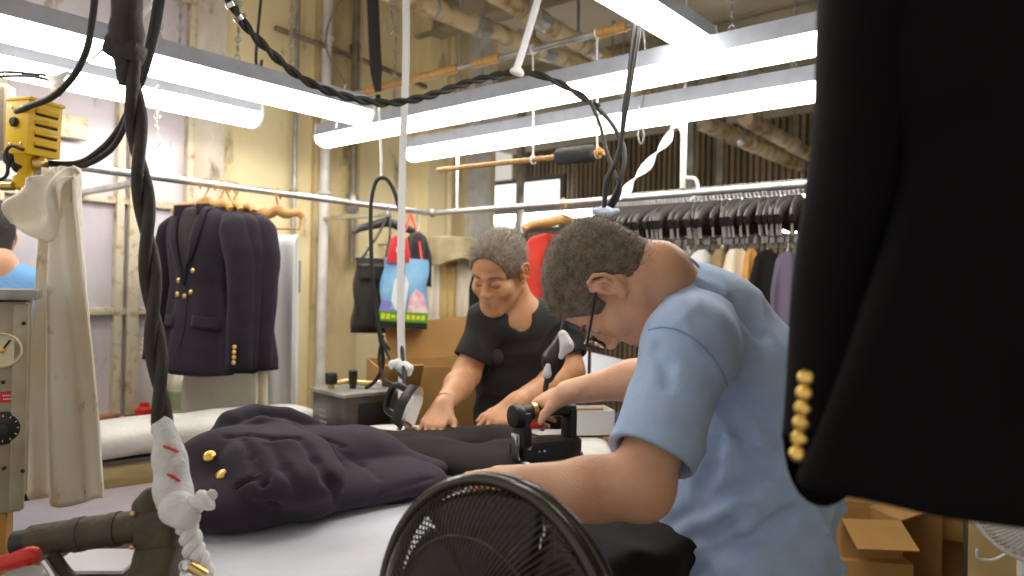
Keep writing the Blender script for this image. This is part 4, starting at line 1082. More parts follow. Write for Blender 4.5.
# ================================================================ clothes rails, hangers and garments
ZR = 1.80; UR = 2.49; VR = 2.62
rail_m = mat('rail_steel', (0.58, 0.58, 0.58), 0.35, metal=0.8, var=0.25, vscale=20)
t = thing('clothes_rail', 'long steel clothes rail along the left wall, carrying the navy blazers', 'rail', tuple(RM(1.0, VR, ZR)))
b = MB(); b.tube([RM(-0.6, VR, ZR), RM(UR - 0.02, VR, ZR)], 0.0135, 12); b.build('rail', rail_m, t)
for u in (0.55, 1.07, 2.2):
    b = MB(); b.box(RM(u, (VR + LWV) / 2, ZR - 0.03), (0.03, LWV - VR - 0.03, 0.02), RB, 0.003); b.ring(RM(u, VR, ZR), RU, 0.017, 0.005, 16, 6); b.box(RM(u, VR, ZR - 0.03), (0.03, 0.03, 0.03), RB, 0.006); b.build('bracket', rail_m, t)
t = thing('clothes_rail', 'steel clothes rail crossing behind the two men, packed with black hangers', 'rail', tuple(RM(UR, 1.2, ZR)))
b = MB(); b.tube([RM(UR, VR, ZR), RM(UR, -0.6, ZR)], 0.0135, 12); b.build('rail', rail_m, t)
b = MB(); b.ell(RM(UR, VR, ZR), 0.021); b.build('corner_joint', rail_m, t)
for v in (-0.3, 2.45):
    b = MB(); b.tube([RM(UR, v, ZR), RM(UR, v, 3.06)], 0.008, 8); b.build('drop_rod', rail_m, t)
kk = (681 - 512) / FPX                        # hook rod in the middle
vv = UR * (0.643 - 0.766 * kk) / (0.643 * kk + 0.766)
b = MB(); b.tube([RM(UR, vv, ZR + 0.02), RM(UR, vv, 2.07)], 0.012, 8); b.tube(smooth_path([RM(UR, vv, ZR + 0.06), RM(UR, vv - 0.05, ZR + 0.05), RM(UR, vv - 0.06, ZR), RM(UR, vv - 0.03, ZR - 0.03)]), 0.007, 8)
b.tube([RM(UR, vv, 2.07), RM(UR, vv, 3.06)], 0.005, 6); b.build('hook_rod', white_pipe, t)

def rail2_at(px, dz=0.0):
    k = (px - 512) / FPX; return RM(UR, UR * (0.643 - 0.766 * k) / (0.643 * k + 0.766), ZR + dz)
def rail1_at(px, dz=0.0):
    k = (px - 512) / FPX; return RM(VR * (0.643 * k + 0.766) / (0.643 - 0.766 * k), VR, ZR + dz)

wood = mat('hanger_wood', (0.60, 0.33, 0.10), 0.45, var=0.3, vscale=10, stretch=(1, 8, 1))
hang_black = mat('hanger_black', (0.032, 0.027, 0.022), 0.45, var=0.2, vscale=10)
# ---- a hanger: origin where it hangs, x along the arms, y to the front, z up
def make_hanger(name, label, m, mh, wid=0.20, drop=0.13, th=0.011, hgt=0.022, bar=True, clips=False, hook_r=0.022, group=None):
    t = thing(name, label, 'hanger', (0, 0, 0), group)
    b = MB(); r = hook_r
    pts = [arr(r * math.cos(a), 0, -r + r * math.sin(a) + 0.0135 + 0.004) for a in np.linspace(math.radians(-20), math.radians(200), 14)]
    # hook passes over the rail and drops to the centre of the arms
    b.tube(smooth_path([arr(0, -r * 0.9, -0.022), arr(0, -r, 0.0), arr(0, -r * 0.72, 0.0135), arr(0, 0, 0.0175), arr(0, r * 0.72, 0.0135), arr(0, r * 0.9, -0.004), arr(0, r * 0.45, -0.028), arr(0, 0, -0.045), arr(0, 0, -0.075)], 5), 0.0022 if mh is rail_m else 0.004, 8); b.build('hook', mh, t)
    b = MB()
    path = smooth_path([arr(-wid, -0.02, -drop), arr(-wid * 0.8, -0.012, -drop + 0.022), arr(-wid * 0.35, 0, -0.085), arr(0, 0, -0.070), arr(wid * 0.35, 0, -0.085), arr(wid * 0.8, -0.012, -drop + 0.022), arr(wid, -0.02, -drop)], 6)
    b.tube(path, [hgt * 0.55, hgt * 0.8, hgt, hgt * 1.1, hgt, hgt * 0.8, hgt * 0.55], 10, True, 0, 1.0, arr(0, 0, 1))
    for i, q in enumerate(b.v):                      # slim in the front-back direction
        c = path[i // 10] if i // 10 < len(path) else path[-1]; b.v[i] = (q[0], c[1] + (q[1] - c[1]) * th / hgt, q[2])
    b.build('arms', m, t)
    if bar:
        b = MB(); b.tube([arr(-wid * 0.88, -0.018, -drop - 0.045), arr(wid * 0.88, -0.018, -drop - 0.045)], 0.0045, 8)
        for s in (-1, 1): b.tube([arr(s * wid * 0.88, -0.018, -drop - 0.045), arr(s * wid * 0.93, -0.018, -drop)], 0.0045, 6)
        b.build('trouser_bar', m if not clips else rail_m, t)
    if clips:
        for s in (-1, 1):
            b = MB(); b.box((s * wid * 0.6, -0.018, -drop - 0.055), (0.014, 0.014, 0.030), None, 0.004); b.build('clip', rail_m, t)
    return t

# ---- black hangers packed on the far rail
proto = make_hanger('clothes_hanger', 'black plastic hanger packed tight on the rail above the man in blue', hang_black, rail_m, 0.205, 0.135, 0.013, 0.034, True, True, group='black hangers on the rail')
v0, v1 = rail2_at(612) @ RV, rail2_at(800) @ RV
N = 50
rg = random.Random(4)
for i in range(N):
    f = i / (N - 1); v = v0 + (v1 - v0) * f
    ang = rg.gauss(0, 0.07) + (0.25 if rg.random() < 0.12 else 0)
    X = nrm(RU * math.cos(ang) + RV * math.sin(ang)); Bh = basis(x=X, z=RZ + RV * rg.gauss(0, 0.02))
    M = place(None, Bh, RM(UR, v, ZR))
    if i == 0: proto.matrix_world = M
    else: dup(proto, matrix=M)

# ---- blazers: origin where the hanger hangs, front towards -y
def ring_at(z, w, d, n=40, yo=0.0, p=2.6):
    out = []
    for k in range(n):
        a = 2 * math.pi * k / n; ca, sa = math.cos(a), math.sin(a)
        out.append(arr(w * math.copysign(abs(ca) ** (2/p), ca), yo + d * math.copysign(abs(sa) ** (2/p), sa), z))
    return out
def make_blazer(label, m, group=None, loc=(0, 0, 0), sleeves=True, front=True, zt=(-0.085, -0.69), waist=0.165, hem=0.235, mirror=1, lining=True, sl_out=0.0, seed=0, subdiv=3):
    t = thing('blazer', label, 'jacket', loc, group)
    z0, z1 = zt; L = z0 - z1
    rows = [(0.0, 0.055, 0.040), (0.012, 0.085, 0.050), (0.035, 0.135, 0.062), (0.060, 0.178, 0.070), (0.085, 0.196, 0.075), (0.13, 0.200, 0.085), (0.22, 0.192, 0.095),
            (0.36, waist + 0.012, 0.090), (0.48, waist, 0.085), (0.62, waist + 0.02, 0.092), (0.80, (waist + hem) / 2 + 0.012, 0.100), (0.95, hem, 0.108), (1.0, hem + 0.002, 0.108)]
    zz = np.array([r[0] for r in rows]); ww = [r[1] for r in rows]; dd = [r[2] for r in rows]
    ph = seed * 1.3
    b = MB(); rings = []
    for s in np.concatenate([np.linspace(0, 0.1, 8)[:-1], np.linspace(0.1, 1, 34)]):
        w, d = np.interp(s, zz, ww), np.interp(s, zz, dd); R = ring_at(z0 - s * L, w, d)
        for k, q in enumerate(R):
            a = 2 * math.pi * k / 40
            f = (0.0055 * math.sin(a * 5 + ph + 2 * s) + 0.0035 * math.sin(a * 9 - ph) ) * min(1, s * 1.6) ** 1.2
            R[k] = arr(q[0] * (1 + f / max(w, .05)), q[1] * (1 + f * 1.4 / d), q[2] + (0.006 * math.sin(a * 2 + ph)) * (s > 0.97) - 0.012 * (s > 0.9) * (math.sin(a) < -0.2) * (s - 0.9) * 10)
        rings.append(R)
    # hem turns in so that the inside is seen from below
    last = rings[-1]; rings.append([arr(q[0] * 0.975, q[1] * 0.95, q[2] + 0.001) for q in last]); rings.append([arr(q[0] * 0.86, q[1] * 0.8, q[2] + 0.06) for q in last])
    b.loft(rings); b.build('jacket_body', m, t, True, 0)
    def surf(x, s, off=0.004):                      # a point on the front of the body
        w, d = np.interp(s, zz, ww), np.interp(s, zz, dd); q = min(0.999, abs(x) / w)
        return arr(x, -d * (1 - q ** 2.6) ** (1 / 2.6) - off, z0 - s * L)
    if sleeves:
        for sd in (-1, 1):
            b = MB(); o = sl_out
            P = smooth_path([arr(sd * 0.165, 0.0, z0 - 0.045), arr(sd * 0.205, -0.002, z0 - 0.10), arr(sd * (0.232 + o * 0.4), -0.005, z0 - 0.22), arr(sd * (0.248 + o * 0.7), -0.022, z0 - 0.38), arr(sd * (0.258 + o), -0.045, z1 + 0.015)], 6)
            n = len(P); R = lerp_list([0.040, 0.068, 0.070, 0.060, 0.058, 0.053], n)
            rg_ = []
            T = [nrm(P[min(i+1, n-1)] - P[max(i-1, 0)]) for i in range(n)]
            for i in range(n):
                Bq = basis(y=arr(0, 1, 0), z=T[i]); tt = i / (n - 1)
                rg_.append([P[i] + Bq @ arr(math.cos(a) * R[i] * 0.78, math.sin(a) * R[i] * 1.05, 0) * (1 + 0.035 * math.sin(3 * a + tt * 9 + ph) * tt + 0.025 * math.sin(tt * 26 + a) * (tt > 0.3)) for a in np.linspace(0, 2 * math.pi, 21)[:-1]])
            e = rg_[-1]; c = P[-1]; rg_.append([c + (q - c) * 0.93 for q in e]); rg_.append([c + (q - c) * 0.85 - T[-1] * 0.06 for q in e])
            b.loft(rg_); sl = b.build('sleeve', m, t, True, 0)
            for i in range(4):
                q = P[-1] - T[-1] * (0.030 + i * 0.018); k = len(P) - 1
                button(q + arr(sd * 0.030, -0.052, 0), arr(sd * 0.5, -0.8, 0), 0.0075, sl)
    if front:
        # dark opening under the lapels, lapels with notch, collar, front edge, flaps, buttons
        b = MB(); b.sheet(lambda a, c: surf((a - 0.5) * 2 * 0.075 * (1 - c) ** 0.9, 0.012 + 0.46 * c, 0.002), 9, 22, 0.002); b.build('lining', wool_in, t, True, 0)
        for sd in (-1, 1):
            def lap(a, c, sd=sd):
                s = 0.015 + 0.47 * c; inn = 0.070 * (1 - c) ** 0.9; wid = 0.052 * math.sin(min(1, c * 1.15 + 0.12) * math.pi) ** 0.7 if c < 0.8 else 0.052 * math.sin(min(1, c * 1.15 + 0.12) * math.pi - 0.0001) ** 0.7 if c * 1.15 + 0.12 < 1 else 0.004
                return surf(sd * (inn + wid * a), s, 0.007 + 0.006 * math.sin(a * math.pi))
            b = MB(); b.sheet(lap, 9, 28, 0.004); b.build('lapel', m, t, True, 0)
            b = MB(); b.sheet(lambda a, c, sd=sd: surf(sd * (0.055 + 0.135 * a), 0.665 + 0.07 * c, 0.004 + 0.003 * c) + arr(0, 0, -0.01 * a), 10, 5, 0.004); b.build('pocket_flap', m, t, True, 0)
            b = MB(); b.sheet(lambda a, c, sd=sd: arr(sd * (0.012 + 0.062 * a), 0.045 * math.cos(a * 2.2) - 0.012 - 0.05 * a * a, z0 + 0.018 * (1 - a) - 0.028 * c * (0.4 + a)), 10, 6, 0.006); b.build('collar', m, t, True, 0)
        b = MB(); b.tube(smooth_path([surf(0.012 * mirror, 0.47, 0.004), surf(0.018 * mirror, 0.60, 0.005), surf(0.004 * mirror, 0.8, 0.006), surf(-0.05 * mirror, 0.99, 0.006)], 6), 0.0035, 6); b.build('front_edge', wool_in, t)
        for x, s in ((0.052, 0.40), (0.038, 0.53), (-0.050, 0.545), (0.000, 0.555), (-0.046, 0.46)): button(surf(x * mirror, s, 0.006), arr(x * 2, -1, 0), 0.0105, t)
    return t
# three navy blazers on wooden hangers, hung on the left rail
for i, (px, ang, lab, dz) in enumerate(((203, 0.16, 'navy blazer in front on the left rail, gold buttons down its open front', 0.0),
                                    (218, 0.04, 'navy blazer between two others on the left rail, only its edge showing', 0.0),
                                    (232, 0.0, 'rearmost navy blazer on the left rail, gold cuff buttons beside white trousers', 0.01))):
    p = rail1_at(px)
    f = -(RU * math.cos(ang) + RV * math.sin(ang)) if False else nrm(-RU * math.cos(ang) - RV * math.sin(ang))    # front direction
    Bh = basis(y=-f, z=RZ + f * 0.03)
    j = make_blazer(lab, wool, 'navy blazers on the left rail', seed=i + 1, sl_out=0.015 * (i == 0))
    j.matrix_world = place(None, Bh * np.array([0.90, 0.95, 1.0]), p)
    h = make_hanger('wooden_hanger', ['wooden hanger holding the front navy blazer', 'wooden hanger holding the middle navy blazer', 'wooden hanger holding the rearmost navy blazer'][i], wood, wood, 0.17, 0.105, 0.016, 0.020, False, group='wooden hangers of the navy blazers')
    h.matrix_world = place(None, Bh, p)

# ---- trousers folded over hangers
def make_hung_trousers(label, m, px, rail, ang, length, wid, group=None, dz=-0.17, lean=0.0, name='trousers', cat='trousers'):
    p = rail(px) if callable(rail) else rail
    X = nrm(RV * math.cos(ang) - RU * math.sin(ang)); Bh = basis(x=X, z=RZ)
    b = MB()
    def leg(a, c, sgn):
        x = (a - 0.5) * wid * (1 + 0.12 * c); y = sgn * (0.010 + 0.02 * c) + 0.016 * math.sin(a * 11 + sgn + c * 2) * c ** 0.6
        return p + Bh @ arr(x + lean * c, y, dz - length * c + 0.012 * math.sin(a * 7) * (c > 0.95))
    b.sheet(lambda a, c: leg(a, 1 - 2 * c, 1) if c < 0.5 else leg(a, 2 * c - 1, -1), 22, 61, 0.004)
    return tag(b.build(name, m, None, True, 0), label, cat, group)
cream_cloth = mat('cream_cloth', (0.80, 0.73, 0.58), 0.9, var=0.12, vscale=8, bump=0.2, bscale=60)
white_cloth = mat('white_cloth', (0.80, 0.80, 0.80), 0.9, var=0.08, vscale=8, bump=0.2, bscale=60)
make_hung_trousers('white trousers hanging over a wooden hanger right of the blazers', white_cloth, 276, rail1_at, 0.55, 0.76, 0.17)
h = make_hanger('wooden_hanger', 'wooden hanger of the white trousers, right of the blazers', wood, wood, 0.10, 0.10, 0.016, 0.02, True); h.matrix_world = place(None, basis(x=nrm(RV * math.cos(0.55) - RU * math.sin(0.55)), z=RZ), rail1_at(276))
make_hung_trousers('cream trousers whose legs show below the navy blazers', cream_cloth, 228, rail1_at, 0.25, 0.86, 0.36, dz=-0.16)
h = make_hanger('wooden_hanger', 'wooden hanger of the cream trousers behind the blazers', wood, wood, 0.15, 0.105, 0.016, 0.02, False); h.matrix_world = place(None, basis(x=RV, z=RZ), rail1_at(228))

# ---- bags, black tops near the corner of the rail
def hook_loop(p0, p1, r, m, name, parent):
    b = MB(); b.tube(smooth_path([p0, (p0 + p1) / 2 + cv(0.01, 0, 0), p1]), r, 6); return b.build(name, m, parent)
bag_black = mat('black_bag_nylon', (0.030, 0.026, 0.022), 0.45, bump=0.4, bscale=25, var=0.3, vscale=9)
def bag(px0, py0, px1, py1, d, dirx, thick, m, label, name, zig=0.0, tilt=0.0, strap=None, extra=None):
    a_, b_ = W(px0, py0, d), W(px1, py1, d); w = abs((b_ - a_) @ CR); h = abs(b_[2] - a_[2]); c = (a_ + b_) / 2
    Bq = basis(x=dirx + RZ * tilt, y=np.cross(RZ, dirx))
    w = w / max(0.3, abs(dirx @ CR))
    t = thing(name, label, 'bag', (c[0], c[1], min(a_[2], b_[2])))
    rings = []
    for s in np.linspace(0, 1, 14):
        k = 0.55 + 0.45 * math.sin(min(1, s * 1.2) * math.pi / 2); wd = w / 2 * (0.90 + 0.10 * s)
        rings.append([c + Bq @ (arr(q[0] + 0.006 * math.sin(s * 12 + q[1] * 30), q[1], h / 2 - s * h)) for q in ring_at(0, wd, thick * k * (1 if s < 0.97 else 0.7), 28, 0, 3.5)])
    b = MB(); b.loft(rings); b.build('bag_body', m, t, True, 60)
    return t, c, Bq, w, h
# black bag
dirb = nrm(cv(0.93, 0, 0.35))
t, c, Bq, w, h = bag(354, 258, 392, 333, 3.20, dirb, 0.05, bag_black, 'black nylon bag hanging left of the bright picture shopping bag', 'shoulder_bag', tilt=-0.03)
for sx in (-0.06, 0.05): hook_loop(c + Bq @ arr(sx, 0, h / 2 - 0.01), rail1_at(388) + cv(0, -0.02, 0), 0.006, bag_black, 'strap', t)
b = MB(); b.sheet(lambda a, q: c + Bq @ arr((a - 0.5) * w * 0.86, -0.052 - 0.004 * math.sin(a * 3), h * 0.42 - q * h * 0.22), 8, 6, 0.006); b.build('front_flap', bag_black, t, True, 0)
# picture bag
pic_blue = mat('bag_print_sky', (0.12, 0.36, 0.66), 0.4, col2=(0.32, 0.56, 0.76), vscale=7)
t, c, Bq, w, h = bag(380, 258, 428, 329, 3.12, nrm(cv(0.95, 0, 0.2)), 0.04, pic_blue, 'bright shopping bag with a sky-blue and pink picture above a green band', 'shopping_bag', tilt=-0.06)
def print_patch(poly, m, name, off=0.0445):
    b = MB(); b.prism([(x * w / 2, z * h / 2) for x, z in poly], c - Bq[:, 1] * off, np.stack([Bq[:, 0], Bq[:, 2], -Bq[:, 1]], 1), 0.0015); b.build(name, m, t, False)
print_patch([(-0.98, -0.98), (0.98, -0.98), (0.98, -0.80), (-0.98, -0.80)], iron_black, 'dark_base')
print_patch([(-0.98, -0.80), (0.98, -0.80), (0.98, -0.52), (-0.98, -0.52)], mat('bag_green', (0.10, 0.36, 0.02), 0.4), 'green_band')
print_patch([(0.15, -0.52), (0.98, -0.52), (0.75, 0.0), (0.45, 0.15), (0.2, -0.1)], mat('bag_pink', (0.85, 0.35, 0.42), 0.4, col2=(0.9, 0.75, 0.78), vscale=30), 'pink_shape')
print_patch([(-0.55, -0.45), (0.05, -0.5), (0.15, 0.3), (-0.1, 0.62), (-0.45, 0.35)], mat('bag_white', (0.80, 0.88, 0.95), 0.4), 'pale_shape')
print_patch([(-0.95, -0.52), (-0.3, -0.52), (-0.5, -0.25), (-0.9, -0.2)], mat('bag_violet', (0.25, 0.25, 0.70), 0.4), 'violet_shape')
b = MB(); rr = random.Random(2)
for i in range(9): b.box(c + Bq @ arr(-0.8 * w / 2 + i * 0.2 * w / 2, -0.0465, -0.66 * h / 2), (0.016, 0.001, 0.020 * (0.7 + 0.5 * rr.random())), Bq)
b.build('lettering', mat('bag_yellow', (0.75, 0.75, 0.05), 0.4), t, False)
for sx in (-0.07, 0.07): hook_loop(c + Bq @ arr(sx, 0, h / 2 - 0.01), rail1_at(409) + cv(0, -0.02, 0), 0.005, mat('red_strap', (0.6, 0.02, 0.03), 0.6), 'handle', t)
# red pouch, black hanger, folded black top
c0 = W(399, 250, 3.10); t = thing('pouch', 'small red pouch above the picture shopping bag', 'bag', tuple(c0))
b = MB(); b.loft([[c0 + basis(x=dirb, z=RZ) @ arr(q[0], q[1], -z) for q in ring_at(0, wx, 0.018, 20, 0, 3)] for z, wx in ((-0.06, 0.02), (-0.05, 0.035), (0.02, 0.05), (0.055, 0.055))]); b.build('pouch_body', MATS['red_strap'], t)
b = MB(); b.prism([(-0.016, -0.01), (0.012, -0.01), (0.012, 0.004), (0.0, 0.016), (-0.016, 0.01)], c0 - basis(x=dirb, z=RZ)[:, 1] * 0.019, np.stack([dirb, RZ, -basis(x=dirb, z=RZ)[:, 1]], 1), 0.001); b.build('white_mark', white_cloth, t, False)
b = MB(); b.tube(smooth_path([c0 + RZ * 0.055, c0 + RZ * 0.09 + cv(0.01, 0, 0), rail1_at(404) - RZ * 0.015]), 0.003, 6); b.build('cord', MATS['red_strap'], t)
h = make_hanger('clothes_hanger', 'empty black hanger on the rail above the black nylon bag', hang_black, rail_m, 0.17, 0.13, 0.012, 0.02, False); h.matrix_world = place(None, basis(x=nrm(cv(0.85, 0.0, 0.5)), z=RZ), rail1_at(386))
def hung_cloth(px, py0, py1, d, wpx, label, m, name='black_garment', cat='clothing', amp=0.012, waves=3, taper=0.75, seed=0, dirx=None, hookto=None, thick=0.02):
    """a soft garment hanging from a point: narrow at the top, fuller below"""
    p = W(px, py0, d); L = abs(W(px, py1, d)[2] - p[2]); dx = nrm(cv(1, 0, 0.2)) if dirx is None else dirx
    Bq = basis(x=dx, z=RZ); wd = wpx / FPX * d / 2 / max(0.35, abs(dx @ CR)); rings = []
    for s in np.linspace(0, 1, 20):
        k = taper + (1 - taper) * min(1, s * 2.2) if s > 0.06 else taper * (0.35 + s * 10.8)
        R = []
        for q in ring_at(0, wd * k, thick * (0.6 + 0.6 * s), 36, 0, 2.4):
            a = q[0] / (wd + 1e-6)
            R.append(p + Bq @ arr(q[0], q[1] + amp * math.sin(a * waves * 2.6 + seed + s * 1.5) * (0.3 + s), -s * L + 0.02 * math.sin(a * 3 + seed) * (s > 0.9)))
        rings.append(R)
    t = thing(name, label, cat, tuple(p - RZ * L))
    b = MB(); b.loft(rings); b.build('cloth_body', m, t, True, 0)
    if hookto is not None:
        b = MB(); b.tube(smooth_path([p - RZ * 0.01, (p + hookto) / 2 + cv(0.004, 0, 0), hookto]), 0.004, 6); b.build('hook', rail_m, t)
    return t
hung_cloth(417, 232, 284, 3.28, 30, 'black top hanging in a bunch right of the picture shopping bag', bag_black, taper=0.5, seed=1, hookto=rail1_at(418, -0.01))
# fabrics hanging on the wall behind
def pin(px, py, d): return W(px, py, d)
for px, w_, m_, lab, y0, sd in ((436, 14, 'cream_cloth', 'narrow cream fabric strip left of the golden one on the wall', 252, 0.3), (450, 17, 'gold_cloth', 'golden fabric strip between two cream ones on the wall', 250, 1.2), (466, 18, 'cream_cloth', 'cream fabric strip behind the head of the man in black', 252, 2.2)):
    mm = mat('gold_cloth', (0.66, 0.48, 0.20), 0.9, var=0.2, vscale=8) if m_ == 'gold_cloth' else cream_cloth
    hung_cloth(px, y0, 350, 3.78, w_, lab, mm, 'fabric_strip', 'fabric', 0.010, 3, 0.95, sd)
t = hung_cloth(452, 236, 262, 3.70, 50, 'tan cloth bundle laid over the tops of the hanging fabric strips', mat('tan_bundle', (0.42, 0.34, 0.20), 0.9, var=0.3, vscale=14), 'cloth_bundle', 'fabric', 0.01, 4, 0.9, 0.5, None, None, 0.05)
b = MB(); b.tube([W(428, 244, 3.78), W(480, 242, 3.78)], 0.008, 8)
for x in (428, 480): q = W(x, 243, 3.78); uu = q @ RU; b.tube([q, RM(uu, LWV - 0.0, q[2])], 0.007, 6)
tag(b.build('wall_rail', rail_m, None), 'short wall rail holding the hanging fabric strips', 'rail')

# ---- garments on the rails behind the men
redm = mat('red_cloth', (0.75, 0.05, 0.03), 0.85, var=0.25, vscale=10)
hp = rail2_at(561)
h = make_hanger('wooden_hanger', 'large wooden hanger with the red garment behind the head of the man in blue', wood, wood, 0.20, 0.125, 0.018, 0.022, False, hook_r=0.024)
Bh = basis(x=nrm(cv(0.93, 0.0, 0.5)), z=RZ); h.matrix_world = place(None, Bh, hp + cv(-0.0, 0, 0))
hung_cloth(549, 234, 300, 3.10, 58, 'bright red garment on the large wooden hanger', redm, 'red_garment', 'clothing', 0.012, 3, 0.6, 0.4, nrm(cv(0.93, 0, 0.5)))
hung_cloth(517, 232, 285, 3.25, 34, 'black garment hanging left of the red garment', dark_cloth, 'black_garment', 'clothing', 0.012, 3, 0.5, 1.4, None, rail2_at(517, -0.012))
hung_cloth(490, 262, 318, 3.35, 40, 'black garment hanging lower behind the man in the black shirt', dark_cloth, 'black_garment', 'clothing', 0.012, 3, 0.7, 2.4, None, rail2_at(492, -0.012))
# rail further back with assorted clothes
UB = 3.35; ZB = 1.70
t = thing('clothes_rail', 'far clothes rail of mixed garments under the black hangers', 'rail', tuple(RM(UB, 0.5, 0)))
b = MB(); b.tube([RM(UB, 1.6, ZB), RM(UB, -1.0, ZB)], 0.013, 10); b.build('rail', rail_m, t)
for v in (1.58, -0.98): b = MB(); b.tube([RM(UB, v, 0), RM(UB, v, ZB)], 0.016, 10); b.build('upright', rail_m, t)
def railB(px, dz=0):
    k = (px - 512) / FPX; return RM(UB, UB * (0.643 - 0.766 * k) / (0.643 * k + 0.766), ZB + dz)
grey_c = mat('grey_cloth', (0.45, 0.44, 0.44), 0.9, var=0.3, vscale=10); orange_c = mat('orange_cloth', (0.72, 0.36, 0.10), 0.9, var=0.2); mauve_c = mat('mauve_cloth', (0.16, 0.13, 0.20), 0.9)
tanc = mat('tan_cloth', (0.40, 0.27, 0.12), 0.9, var=0.2)
for i, (px, w_, y0, y1, m_, lab) in enumerate((
        (572, 24, 248, 330, tanc, 'tan garment on the far rail just right of the red garment'),
        (640, 26, 248, 330, grey_c, 'pale grey garment on the far rail above the neck of the man in blue'),
        (662, 22, 250, 330, white_cloth, 'white garment on the far rail, second of the pale ones'),
        (681, 20, 249, 330, grey_c, 'light grey garment on the far rail between white and tan'),
        (702, 22, 250, 330, white_cloth, 'white garment on the far rail above the collar of the man in blue'),
        (720, 14, 249, 330, tanc, 'tan garment on the far rail left of the cream one'),
        (737, 20, 246, 330, mat('cream_bright', (0.82, 0.74, 0.58), 0.9), 'cream garment on the far rail beside the orange one'),
        (751, 12, 248, 330, orange_c, 'orange garment on the far rail between cream and black'),
        (767, 24, 250, 335, dark_cloth, 'black garment on the far rail right of the orange one'),
        (787, 20, 252, 335, mauve_c, 'dark mauve garment on the far rail next to the big jacket'))):
    d = railB(px)[1]
    hung_cloth(px, y0, y1, d, w_ * 1.25, lab, m_, 'hanging_garment', 'clothing', 0.02, 2, 0.55, i * 1.1, RU * 0.5 + RV * -0.6, railB(px, 0.012), 0.05)
# table with bundles and cartons beyond the man in blue
q = W(770, 318, 3.3); b = MB(); b.box((q[0], q[1], 0.63), (0.50, 0.40, 1.26), basis(x=RU, z=RZ), 0.004)
t = thing('carton_stack', 'orange-brown carton behind the back of the man in blue', 'box', (q[0], q[1], 0)); b.build('box_body', card, t)
b = MB(); b.box((q[0], q[1], 1.262), (0.05, 0.40, 0.003), basis(x=RU, z=RZ)); b.build('packing_tape', mat('packing_tape', (0.55, 0.40, 0.18), 0.3), t, False)
# big open carton behind the man in black
q = W(428, 390, 2.98); t = thing('carton', 'big open brown carton behind the man in the black shirt', 'box', (q[0], q[1], 0))
Bk = basis(x=nrm(cv(0.95, 0, 0.30) * [1, 1, 0]), z=RZ); zt = W(428, 364, 2.9)[2]
w, d, h = 0.46, 0.36, 0.62
cz = arr(q[0], q[1], 0)
for s_, ax_ in ((-1, 0), (1, 0), (-1, 1), (1, 1)):
    hh = h; p = cz + Bk[:, ax_] * s_ * (w if ax_ == 0 else d) / 2 + RZ * (zt - hh / 2)
    b = MB(); b.box(p, (0.006, d, hh) if ax_ == 0 else (w, 0.006, hh), Bk); b.build('side_panel', card, t, False)
b = MB(); b.box(cz + RZ * (zt - h + 0.004), (w, d, 0.006), Bk); b.build('bottom_panel', card, t, False)
b = MB(); b.box(cz + Bk @ arr(0.04, d / 2 + 0.012, 0) + RZ * (zt + 0.08), (w * 0.82, 0.006, 0.17), basis(x=Bk[:, 0] + RZ * 0.12, y=Bk[:, 1] + RZ * -0.15)); b.build('flap', card, t, False)
b = MB(); b.box(cz + Bk @ arr(-0.15, -d / 2 - 0.05, 0) + RZ * (zt - 0.03), (0.16, 0.006, 0.12), basis(x=Bk[:, 0], y=Bk[:, 1] + RZ * 0.8)); b.build('flap', card, t, False)
b = MB(); b.box((q[0], q[1], (zt - h) / 2), (0.50, 0.40, zt - h), Bk, 0.004); tag(b.build('carton', card_d, None), 'lower brown carton under the big open one', 'box')
# ================================================================ the left side: control box, cloth, yellow box, shelf
panel_steel = mat('worn_panel_steel', (0.48, 0.43, 0.32), 0.45, metal=0.3, col2=(0.33, 0.27, 0.17), vscale=6, bump=0.1, bscale=40)
dial_cream = mat('gauge_face', (0.78, 0.70, 0.46), 0.4, var=0.15, vscale=30)
dc = 1.5
pr, pb = W(29, 292, dc), W(30, 510, dc)
zt_, zb_ = pr[2], W(30, 511, dc)[2]
Bc = basis(x=nrm(arr(1.0, 0.60, 0)), z=RZ)
co = arr(pr[0], pr[1], 0)
cp_ = lambda x, y, z: co + Bc @ arr(x, y, z)
t = thing('control_box', 'worn steel control box with a gauge, black dial and red label', 'control box', tuple(co))
b = MB(); b.box(cp_(-0.20, 0.11, (zt_ + zb_) / 2 - 0.01), (0.39, 0.22, zt_ - zb_ - 0.02), Bc, 0.004); b.build('housing', panel_steel, t)
b = MB(); b.box(cp_(-0.19, 0.105, zt_ - 0.006), (0.41, 0.26, 0.022), Bc, 0.004); b.build('lid', steel, t)
b = MB(); b.box(cp_(-0.013, 0.0, (zt_ + zb_) / 2 - 0.01), (0.026, 0.014, zt_ - zb_ - 0.03), Bc, 0.003); b.build('corner_post', panel_steel, t)
def onface(px, py):
    v = CF + (px - 512) / FPX * CR + (288 - py) / FPX * CQ; n = Bc[:, 1]; o = cp_(0, -0.001, 0)
    return CO + v * (((o - CO) @ n) / (v @ n))
nf = -Bc[:, 1]
g = onface(2, 350); b = MB(); b.lathe([(0.034, 0), (0.036, 0.008), (0.033, 0.010), (0.031, 0.006), (0.0, 0.006)], g, nf, 32); ga = b.build('gauge', dial_cream, t)
b = MB(); b.box(g + nf * 0.008 + Bc @ arr(0.006, 0, 0.008), (0.004, 0.001, 0.03), basis(x=Bc @ arr(0.8, 0, -0.5), y=Bc[:, 1])); b.build('needle', iron_black, ga)
b = MB(); b.lathe([(0.006, 0), (0.006, 0.004), (0.0, 0.005)], g + nf * 0.006, nf, 12); b.build('hub', brass, ga)
g = onface(3, 428); b = MB(); b.lathe([(0.032, 0), (0.034, 0.004), (0.030, 0.006), (0.012, 0.008), (0.011, 0.018), (0.0, 0.019)], g, nf, 28); dl = b.build('dial', iron_black, t)
b = MB()
